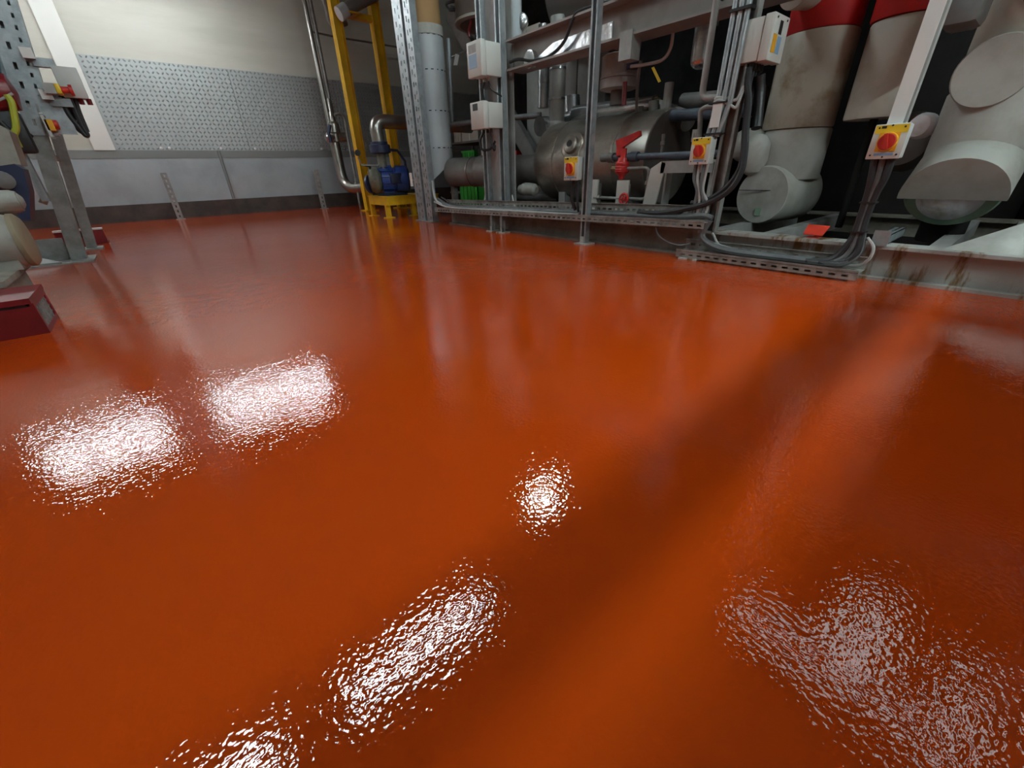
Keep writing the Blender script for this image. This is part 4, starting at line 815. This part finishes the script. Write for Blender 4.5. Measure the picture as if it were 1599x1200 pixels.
def carton(label, m, pa, pb, X, z0, z1, dx=0.3):
    ya, yb = sorted((P(pa, 200, X=X).y, P(pb, 200, X=X).y)); t = thing('carton', label, 'box', (X+dx/2, (ya+yb)/2, z0), 'cartons on the storage shelf')
    part(t, 'body', MB().box(X, X+dx, ya, yb, z0, z1), m)
    part(t, 'flap', MB().box(X-0.002, X+dx*0.49, ya, yb, z1, z1+0.005).box(X+dx*0.51, X+dx+0.002, ya, yb, z1, z1+0.005), m)
    part(t, 'tape', MB().box(X-0.004, X+0.001, (ya+yb)/2-0.02, (ya+yb)/2+0.02, z0, z1), 'plaster')
carton('pale carton on the top shelf beside the white duct', 'carton', 708, 719, 4.6, 1.0, 1.22)
carton('wide pale carton on the top shelf left of the lower control box', 'carton', 720, 746, 4.6, 1.0, 1.28)
carton('red carton on the shelf right of the steel column', 'red_valve', 793, 806, 4.58, 0.62, 0.80, 0.2)
carton('grey carton on the shelf right of the red one', 'carton', 807, 818, 4.58, 0.62, 0.74, 0.2)
carton('dark carton on the shelf left of the column', 'black', 744, 758, 4.56, 0.62, 0.86)
t = thing('stair_stringer', 'dark sloping steel stringer behind the control boxes', 'stringer', (4.2, 4.8, 0.3))
a, b = P(700, 20, X=4.3), P(838, 262, X=4.3)
u = (b-a).normalized(); nrm = V(1, 0, 0).cross(u)
part(t, 'web', MB().obox(a-nrm*0.09, b-a, nrm*0.18, (0.015, 0, 0)), 'pipe_dark')
part(t, 'lower_flange', MB().obox(a-nrm*0.10, b-a, nrm*0.015, (0.08, 0, 0)), 'pipe_dark'); part(t, 'upper_flange', MB().obox(a+nrm*0.085, b-a, nrm*0.015, (0.08, 0, 0)), 'pipe_dark')
t = thing('rail_pipe', 'pale pipe bent from the white duct side towards the control box', 'pipe', (3.0, 4.3, 1.0))
part(t, 'pipe_run', MB().tube(fillet([P(700, 60, X=3.25), P(706, 195, X=3.25), P(748, 189, X=3.25), P(845, 180, X=3.6)], 0.03), 0.028, 12), 'galv')
part(t, 'collar', MB().tube([P(793, 185, X=3.4), P(798, 184.5, X=3.42)], 0.036, 12), 'black')
solo('paper_tag', MB().prism([P(708, 102, X=3.3), P(714, 102, X=3.3), P(717, 86, X=3.3), P(711, 84, X=3.3)], (0.003, 0, 0)), 'label_white', 'white paper tag tied up right of the white duct', 'tag')
solo('tag_rod', MB().tube([P(703, 90, X=3.31), P(728, 79, X=3.31)], 0.008, 6), 'galv_dull', 'thin rod holding the white paper tag', 'rod')
solo('red_wire', MB().tube(smooth([P(734, 20, X=3.3), P(735, 35, X=3.3), P(732, 48, X=3.3), P(733, 58, X=3.3)], 5), 0.012, 8), 'red_paint', 'short red cord hanging left of the upper control box', 'cord')
cable('cable', [P(735, 22, X=3.3), P(728, 12, X=3.3), P(715, 14, X=3.3), P(702, 15, X=3.3), P(697, 6, X=3.3), P(712, 2, X=3.3), P(728, 8, X=3.3)], 0.014, 'rubber', 'black cable coil at the top right of the white duct')
t = thing('overhead_drum', 'dark red brown drum overhead between the duct and the column', 'drum', (3.5, 4.5, 2.0))
c = P(760, -30, X=3.6)
part(t, 'shell', MB().lathe((3.6, c.y, 1.95), (0, 0, 1), [(0, 0.10), (0.02, 0.32), (0.05, 0.36), (0.5, 0.36)], 32), 'vessel_brown')
part(t, 'rim', MB().lathe((3.6, c.y, 1.97), (0, 0, 1), [(0, 0.355), (0.01, 0.375), (0.03, 0.375), (0.04, 0.358)], 32), 'insul_grey')
part(t, 'spindle', MB().cyl((3.6, c.y, 1.5), (3.6, c.y, 1.97), 0.04, 12), 'black')
for i, (px, lab) in enumerate(((801, 'left of two round steel caps above the column'), (815, 'right of two round steel caps above the column'))):
    c = P(px, 39-i*4, X=3.3)
    solo('pipe_end', MB().lathe(c, (-0.8, -0.6, 0), [(0, 0.065), (0.04, 0.065), (0.05, 0.055), (0.055, 0.02)], 20), 'foil', lab, 'cap', 'round steel caps above the column')
c = P(798, 5, X=3.2)
solo('white_riser', MB().cyl((3.25, c.y, 1.62), (3.25, c.y, 2.5), 0.06, 18), 'duct_white', 'white pipe end coming down above the steel column', 'pipe')
t = thing('cap_panel', 'cream panel behind the round steel caps above the column', 'panel', (3.5, 3.4, 1.55))
ya, yb = sorted((P(779, 45, X=3.45).y, P(842, 45, X=3.45).y))
part(t, 'sheet', MB().box(3.45, 3.465, ya, yb, 1.55, 1.78), 'carton'); part(t, 'frame', MB().box(3.44, 3.45, ya+0.3*(yb-ya), ya+0.37*(yb-ya), 1.55, 1.78), 'paint_grey')

# ------------------------------------------------------------------ short struts at the back wall
for px, pyt, pyb, lab in ((281, 268, 338, 'short slotted strut standing before the back wall, left one'), (507, 268, 326, 'short slotted strut standing before the back wall beside the steel pipe')):
    y_ = 8.55; c0 = P(px, pyb, Y=y_); h = 0.64
    t = thing('short_strut', lab, 'post', (c0.x, y_, 0), 'short slotted struts by the back wall')
    part(t, 'face', MB().slotted((c0.x-0.035, y_, 0.008), (0, 0, 1), (1, 0, 0), h, 0.07, 0.005, [(0.035, 0.02, 0.035, 0.07)]), 'galv_dull')
    for s in (-0.04, 0.035): part(t, 'side', MB().box(c0.x+s, c0.x+s+0.005, y_, y_+0.05, 0.008, h), 'galv_dull')
    part(t, 'foot', MB().box(c0.x-0.06, c0.x+0.06, y_-0.04, y_+0.08, 0, 0.008), 'galv_dull')

# ------------------------------------------------------------------ left hand equipment
LY = 4.8
LN = 0.135
def lean(x, z): return x+z*LN
t = thing('equipment_stand', 'grey slotted channel stand with two posts at the left edge', 'stand', (-0.5, 5.0, 0))
u = V(LN, 0, 1).normalized()
bx = -0.565
part(t, 'lower_post', MB().obox((bx, LY, 0.01), u*1.05, (0.085, 0, 0), (0, 0.006, 0)).obox((bx+0.085, LY-0.01, 0.01), u*1.05, (0.012, 0, 0), (0, 0.07, 0)), 'galv_dull')
up = V(lean(bx, 0.86), LY-0.008, 0.86)
g = part(t, 'slotted_post', MB().slotted(up, u, (1, 0, 0), 1.7, 0.15, 0.006, [(0.05, 0.018, 0.04, 0.11), (0.115, 0.014, 0.026, 0.065)]).obox(up+V(0.15, 0, 0), u*1.7, (0.006, 0, 0), (0, 0.08, 0)).obox(up+V(-0.006, 0, 0), u*1.7, (0.006, 0, 0), (0, 0.08, 0)).obox(up+V(0, 0.074, 0), u*1.7, (0.15, 0, 0), (0, 0.005, 0)), 'galv')
part(t, 'narrow_post', MB().obox((-0.515, 5.55, 0.01), u*1.0, (0.075, 0, 0), (0, 0.05, 0)), 'galv_dull')
up2 = V(lean(bx-0.10, 1.05), LY+0.1, 1.05)
part(t, 'rear_post', MB().obox(up2, u*1.5, (0.08, 0, 0), (0, 0.05, 0)), 'galv')
part(t, 'rear_link', MB().box(up2.x, up.x+0.12, LY, LY+0.11, 1.08, 1.12), 'galv')
part(t, 'foot_plate', MB().box(-0.90, -0.42, 4.62, 5.0, 0, 0.01), 'galv_dull')
part(t, 'foot_plate', MB().box(-0.56, -0.40, 5.45, 5.68, 0, 0.01), 'galv_dull')
part(t, 'kick_sheet', MB().box(-0.88, -0.56, 4.86, 4.87, 0.01, 0.17).prism([(-0.88, 4.64, 0.01), (-0.60, 4.64, 0.01), (-0.88, 4.86, 0.10)], (0, 0, 0.01)), 'galv_dull')
part(t, 'tie_bar', MB().box(lean(bx, 0.7)+0.03, lean(-0.50, 0.7), 4.85, 5.57, 0.72, 0.76), 'galv_dull')
for z, q in ((1.36, 0.10), (1.13, 0.13)):
    xx = lean(bx, z)+q
    gg = part(t, 'cross_arm', MB().box(xx, xx+0.055, LY-0.08, LY-0.008, z-0.055, z).box(xx+0.03, xx+0.14, LY-0.03, LY+0.02, z-0.09, z-0.04), 'galv')
    part(gg, 'end_cap', MB().box(xx-0.002, xx+0.057, LY-0.085, LY-0.08, z-0.057, z+0.002), 'label_white')
part(t, 'cable_clamp', MB().box(lean(bx+0.12, 0.95), lean(bx+0.12, 0.95)+0.13, LY-0.004, LY+0.02, 0.87, 1.10), 'galv')
t = thing('stop_switch_box', 'grey switch box with a yellow and red emergency stop on the stand', 'switch', (-0.15, 4.75, 1.07))
a = P(80, 104, Y=4.78); b = P(122, 150, Y=4.78)
part(t, 'case', MB().rbox(a.x, b.x+0.05, 4.78, 4.92, b.z-0.01, a.z, 0.01), 'iso_grey')
part(t, 'lid', MB().rbox(a.x-0.005, b.x+0.055, 4.765, 4.779, b.z-0.015, a.z+0.005, 0.006), 'iso_grey')
y0_ = 4.76
p0_, p1_ = P(85, 133, Y=y0_), P(101, 150, Y=y0_)
sw = part(t, 'yellow_housing', MB().rbox(p0_.x, p1_.x, 4.66, 4.764, p1_.z, p0_.z, 0.008), 'yellow_plate')
part(sw, 'red_button', MB().lathe((p1_.x, 4.71, (p0_.z+p1_.z)/2), (1, 0, 0), [(0, 0.02), (0.04, 0.02), (0.042, 0.034), (0.06, 0.034)], 16), 'red_knob')
part(t, 'grey_back_box', MB().box(p0_.x-0.06, p0_.x, 4.67, 4.764, p1_.z, p0_.z), 'paint_grey')
for k in range(3): part(t, 'cable_gland', MB().cyl((p1_.x+0.03+0.045*k, 4.84, b.z-0.045), (p1_.x+0.03+0.045*k, 4.84, b.z-0.008), 0.016, 8), 'red_paint')
part(t, 'arm', MB().box(lean(bx+0.12, 1.12), a.x+0.02, 4.84, 4.88, 1.10, 1.14), 'galv')
GLL = 'black cables hanging under the stop switch box'
for i, (pts, r, lab) in enumerate((
    ([(108, 152), (118, 175), (130, 200), (136, 210), (133, 211), (122, 198), (108, 180), (100, 165)], 0.016, 'black cable hanging in a long loop under the stop switch box, right'),
    ([(102, 152), (105, 170), (112, 190), (125, 205), (133, 208)], 0.014, 'black cable under the stop switch box joining the loop'),
    ([(98, 152), (98, 170), (104, 190), (112, 198), (104, 206), (92, 206)], 0.013, 'black cable under the stop switch box bending back to the stand'),
    ([(116, 152), (122, 172), (130, 192), (136, 206)], 0.016, 'black cable hanging straight under the stop switch box'))):
    cable('cable', [P(x_, y_, Y=4.80+0.012*i) for x_, y_ in pts], r, 'rubber', lab, GLL)
solo('cable_bundle', MB().tube([P(104, 150, Y=4.85), P(112, 168, Y=4.85), P(121, 188, Y=4.85)], [0.05, 0.045, 0.02], 12), 'black', 'thick black cable bundle under the stop switch box', 'cable')
t = thing('limit_switch', 'small grey box with an orange button low on the stand', 'switch', (-0.3, 4.7, 0.88))
a, b = P(58, 178, Y=4.70), P(84, 214, Y=4.70)
part(t, 'case', MB().rbox(a.x+0.02, b.x-0.01, 4.70, 4.80, b.z, a.z, 0.008), 'iso_grey')
part(t, 'button_plate', MB().box(b.x-0.01, b.x+0.03, 4.70, 4.79, b.z+0.04, a.z-0.03), 'amber_plate')
part(t, 'button', MB().lathe((b.x+0.03, 4.745, (a.z+b.z)/2+0.01), (1, 0, 0), [(0, 0.03), (0.02, 0.03), (0.025, 0.02)], 16), 'red_knob')
cable('earth_cable', [P(10, 148, Y=4.5), P(18, 160, Y=4.5), P(22, 180, Y=4.5), P(25, 200, Y=4.5), P(22, 212, Y=4.5), P(30, 230, Y=4.5)], 0.018, 'cable_green', 'yellow green earth cable hanging at the left edge')
cable('cable', [P(-10, 160, Y=4.5), P(8, 152, Y=4.5), P(20, 146, Y=4.5)], 0.008, 'cable_light', 'thin white cable at the left edge')
cable('cable', [P(0, 190, Y=4.55), P(15, 203, Y=4.55), P(35, 209, Y=4.6), P(48, 212, Y=4.7)], 0.014, 'rubber', 'black cable at the left edge running to the stand')
t = thing('teal_fan', 'teal and dark red round housing at the left edge', 'motor', (-0.65, 4.6, 1.0))
c = P(-34, 112, Y=4.6)
part(t, 'teal_half', MB().lathe((c.x-0.1, 4.6, c.z+0.08), (1, 0, 0), [(0, 0.10), (0.12, 0.10), (0.20, 0.08), (0.22, 0.02)], 24), 'teal')
part(t, 'red_half', MB().lathe((c.x-0.1, 4.6, c.z-0.10), (1, 0, 0), [(0, 0.12), (0.13, 0.12), (0.21, 0.10), (0.23, 0.02)], 24), 'red_paint')
part(t, 'black_base', MB().rbox(c.x-0.2, c.x+0.09, 4.55, 4.66, c.z-0.45, c.z-0.2, 0.02), 'black')
part(t, 'bracket', MB().box(c.x-0.02, c.x+0.02, 4.60, 4.68, c.z-0.75, c.z+0.1), 'galv')
# motor, red plinth
MY = 3.25
t = thing('red_plinth', 'dark red steel plinth with a vented end at the left edge', 'plinth', (-0.9, 2.75, 0))
rx = -0.46
part(t, 'box', MB().box(-1.7, rx-0.012, 2.47, 2.76, 0, 0.115), 'red_paint')
part(t, 'top_lip', MB().box(-1.7, rx, 2.45, 2.78, 0.128, 0.15), 'red_paint')
part(t, 'groove', MB().box(-1.7, rx-0.02, 2.465, 2.76, 0.115, 0.128), 'black')
part(t, 'end_frame', MB().box(rx-0.012, rx, 2.47, 2.49, 0, 0.128).box(rx-0.012, rx, 2.74, 2.76, 0, 0.128).box(rx-0.012, rx, 2.49, 2.74, 0, 0.02).box(rx-0.012, rx, 2.49, 2.74, 0.11, 0.128), 'red_paint')
vent = part(t, 'vent', MB().box(rx-0.0115, rx-0.009, 2.49, 2.74, 0.02, 0.11), 'black')
for k in range(6): part(vent, 'vent_bar', MB().box(rx-0.01, rx-0.002, 2.50+0.04*k, 2.512+0.04*k, 0.02, 0.11), 'galv_dull')
for k in range(3): part(vent, 'vent_slat', MB().box(rx-0.009, rx-0.004, 2.49, 2.74, 0.035+0.025*k, 0.042+0.025*k), 'galv_dull')
part(t, 'bolt', MB().cyl((-0.60, 2.47, 0.10), (-0.60, 2.463, 0.10), 0.008, 8), 'tan_rim')
t = thing('drum_motor', 'cream drum motor on a pale base plate at the left edge', 'motor', (-0.9, MY, 0.15))
part(t, 'base_plate', MB().box(-1.7, -0.60, 2.82, 3.45, 0.0, 0.15).box(-1.7, -0.57, 2.80, 3.47, 0.15, 0.175), 'concrete')
c = P(18, 382, Y=MY); e = P(50, 380, Y=MY); r_ = 0.125
part(t, 'drum', MB().lathe((e.x-0.035, MY, 0.30), (-1, 0, 0), [(0, r_*0.95), (0.02, r_), (0.6, r_)], 32), 'motor_cream')
part(t, 'end_rim', MB().lathe((e.x-0.036, MY, 0.30), (1, 0, 0), [(0, r_), (0.02, r_), (0.035, r_*0.85), (0.037, r_*0.5)], 32), 'tan_rim')
part(t, 'cradle', MB().box(-1.2, e.x-0.06, MY-0.10, MY+0.08, 0.175, 0.22), 'motor_cream')
part(t, 'upper_pipe', MB().lathe((P(28, 315, Y=MY).x, MY+0.05, P(28, 315, Y=MY).z), (-1, 0, 0), [(0, 0.045), (0.02, 0.052), (0.6, 0.052)], 20), 'motor_cream')
part(t, 'pipe_flange', MB().lathe((P(36, 317, Y=MY).x, MY+0.05, P(28, 315, Y=MY).z), (-1, 0, 0), [(0, 0.02), (0.01, 0.035), (0.06, 0.035)], 20), 'motor_cream')
part(t, 'neck', MB().box(-1.0, -0.62, MY, MY+0.08, 0.38, 0.46), 'motor_cream')
t = thing('dark_cowl', 'navy black cowl with a hanging hose behind the cream drum motor', 'cowl', (-0.75, 3.9, 0.2))
mb = MB().prism([P(x_, y_, Y=3.9) for x_, y_ in ((-20, 262), (22, 256), (36, 264), (46, 300), (48, 345), (30, 345), (22, 310), (-20, 312))], (0, 0.18, 0))
part(t, 'shell', mb, 'blue_dark')
part(t, 'hub', MB().lathe(P(4, 282, Y=3.88), (0.3, -1, 0), [(0, 0.05), (0.04, 0.045), (0.05, 0.02)], 18), 'pipe_dark')
part(t, 'leg', MB().box(P(-10, 330, Y=3.95).x-0.1, P(-10, 330, Y=3.95).x-0.05, 3.93, 4.0, 0, P(30, 330, Y=3.95).z), 'blue_dark')
t = thing('beige_cabinet', 'beige cabinet corner at the left edge above the cowl', 'cabinet', (-0.9, 4.3, 0.6))
part(t, 'body', MB().prism([P(x_, y_, Y=4.2) for x_, y_ in ((-40, 196), (0, 196), (14, 205), (33, 258), (-40, 262))], (0, 0.25, 0)), 'concrete')
part(t, 'leg', MB().box(-1.15, -1.05, 4.25, 4.4, 0, 0.72), 'galv_dull')
solo('hose_end', MB().tube(smooth([P(72, 300, Y=5.3), P(70, 308, Y=5.3), P(67, 318, Y=5.3)], 4), 0.025, 10), 'tan_rim', 'brown hose end hanging behind the left stand', 'hose')
t = thing('red_channel', 'red steel channel with a pale top edge on the floor behind the stand', 'channel', (-0.5, 5.95, 0))
xa, xb = P(75, 350, Y=6.0).x, P(156, 350, Y=6.0).x
part(t, 'body', MB().box(xa, xb, 6.0, 6.02, 0, 0.13).box(xa, xb, 6.02, 6.2, 0, 0.015), 'red_paint'); part(t, 'top_edge', MB().box(xa, xb, 5.98, 6.06, 0.13, 0.145), 'label_white'); part(t, 'slot', MB().box(xa+0.1, xb-0.1, 5.995, 6.0, 0.07, 0.11), 'black')
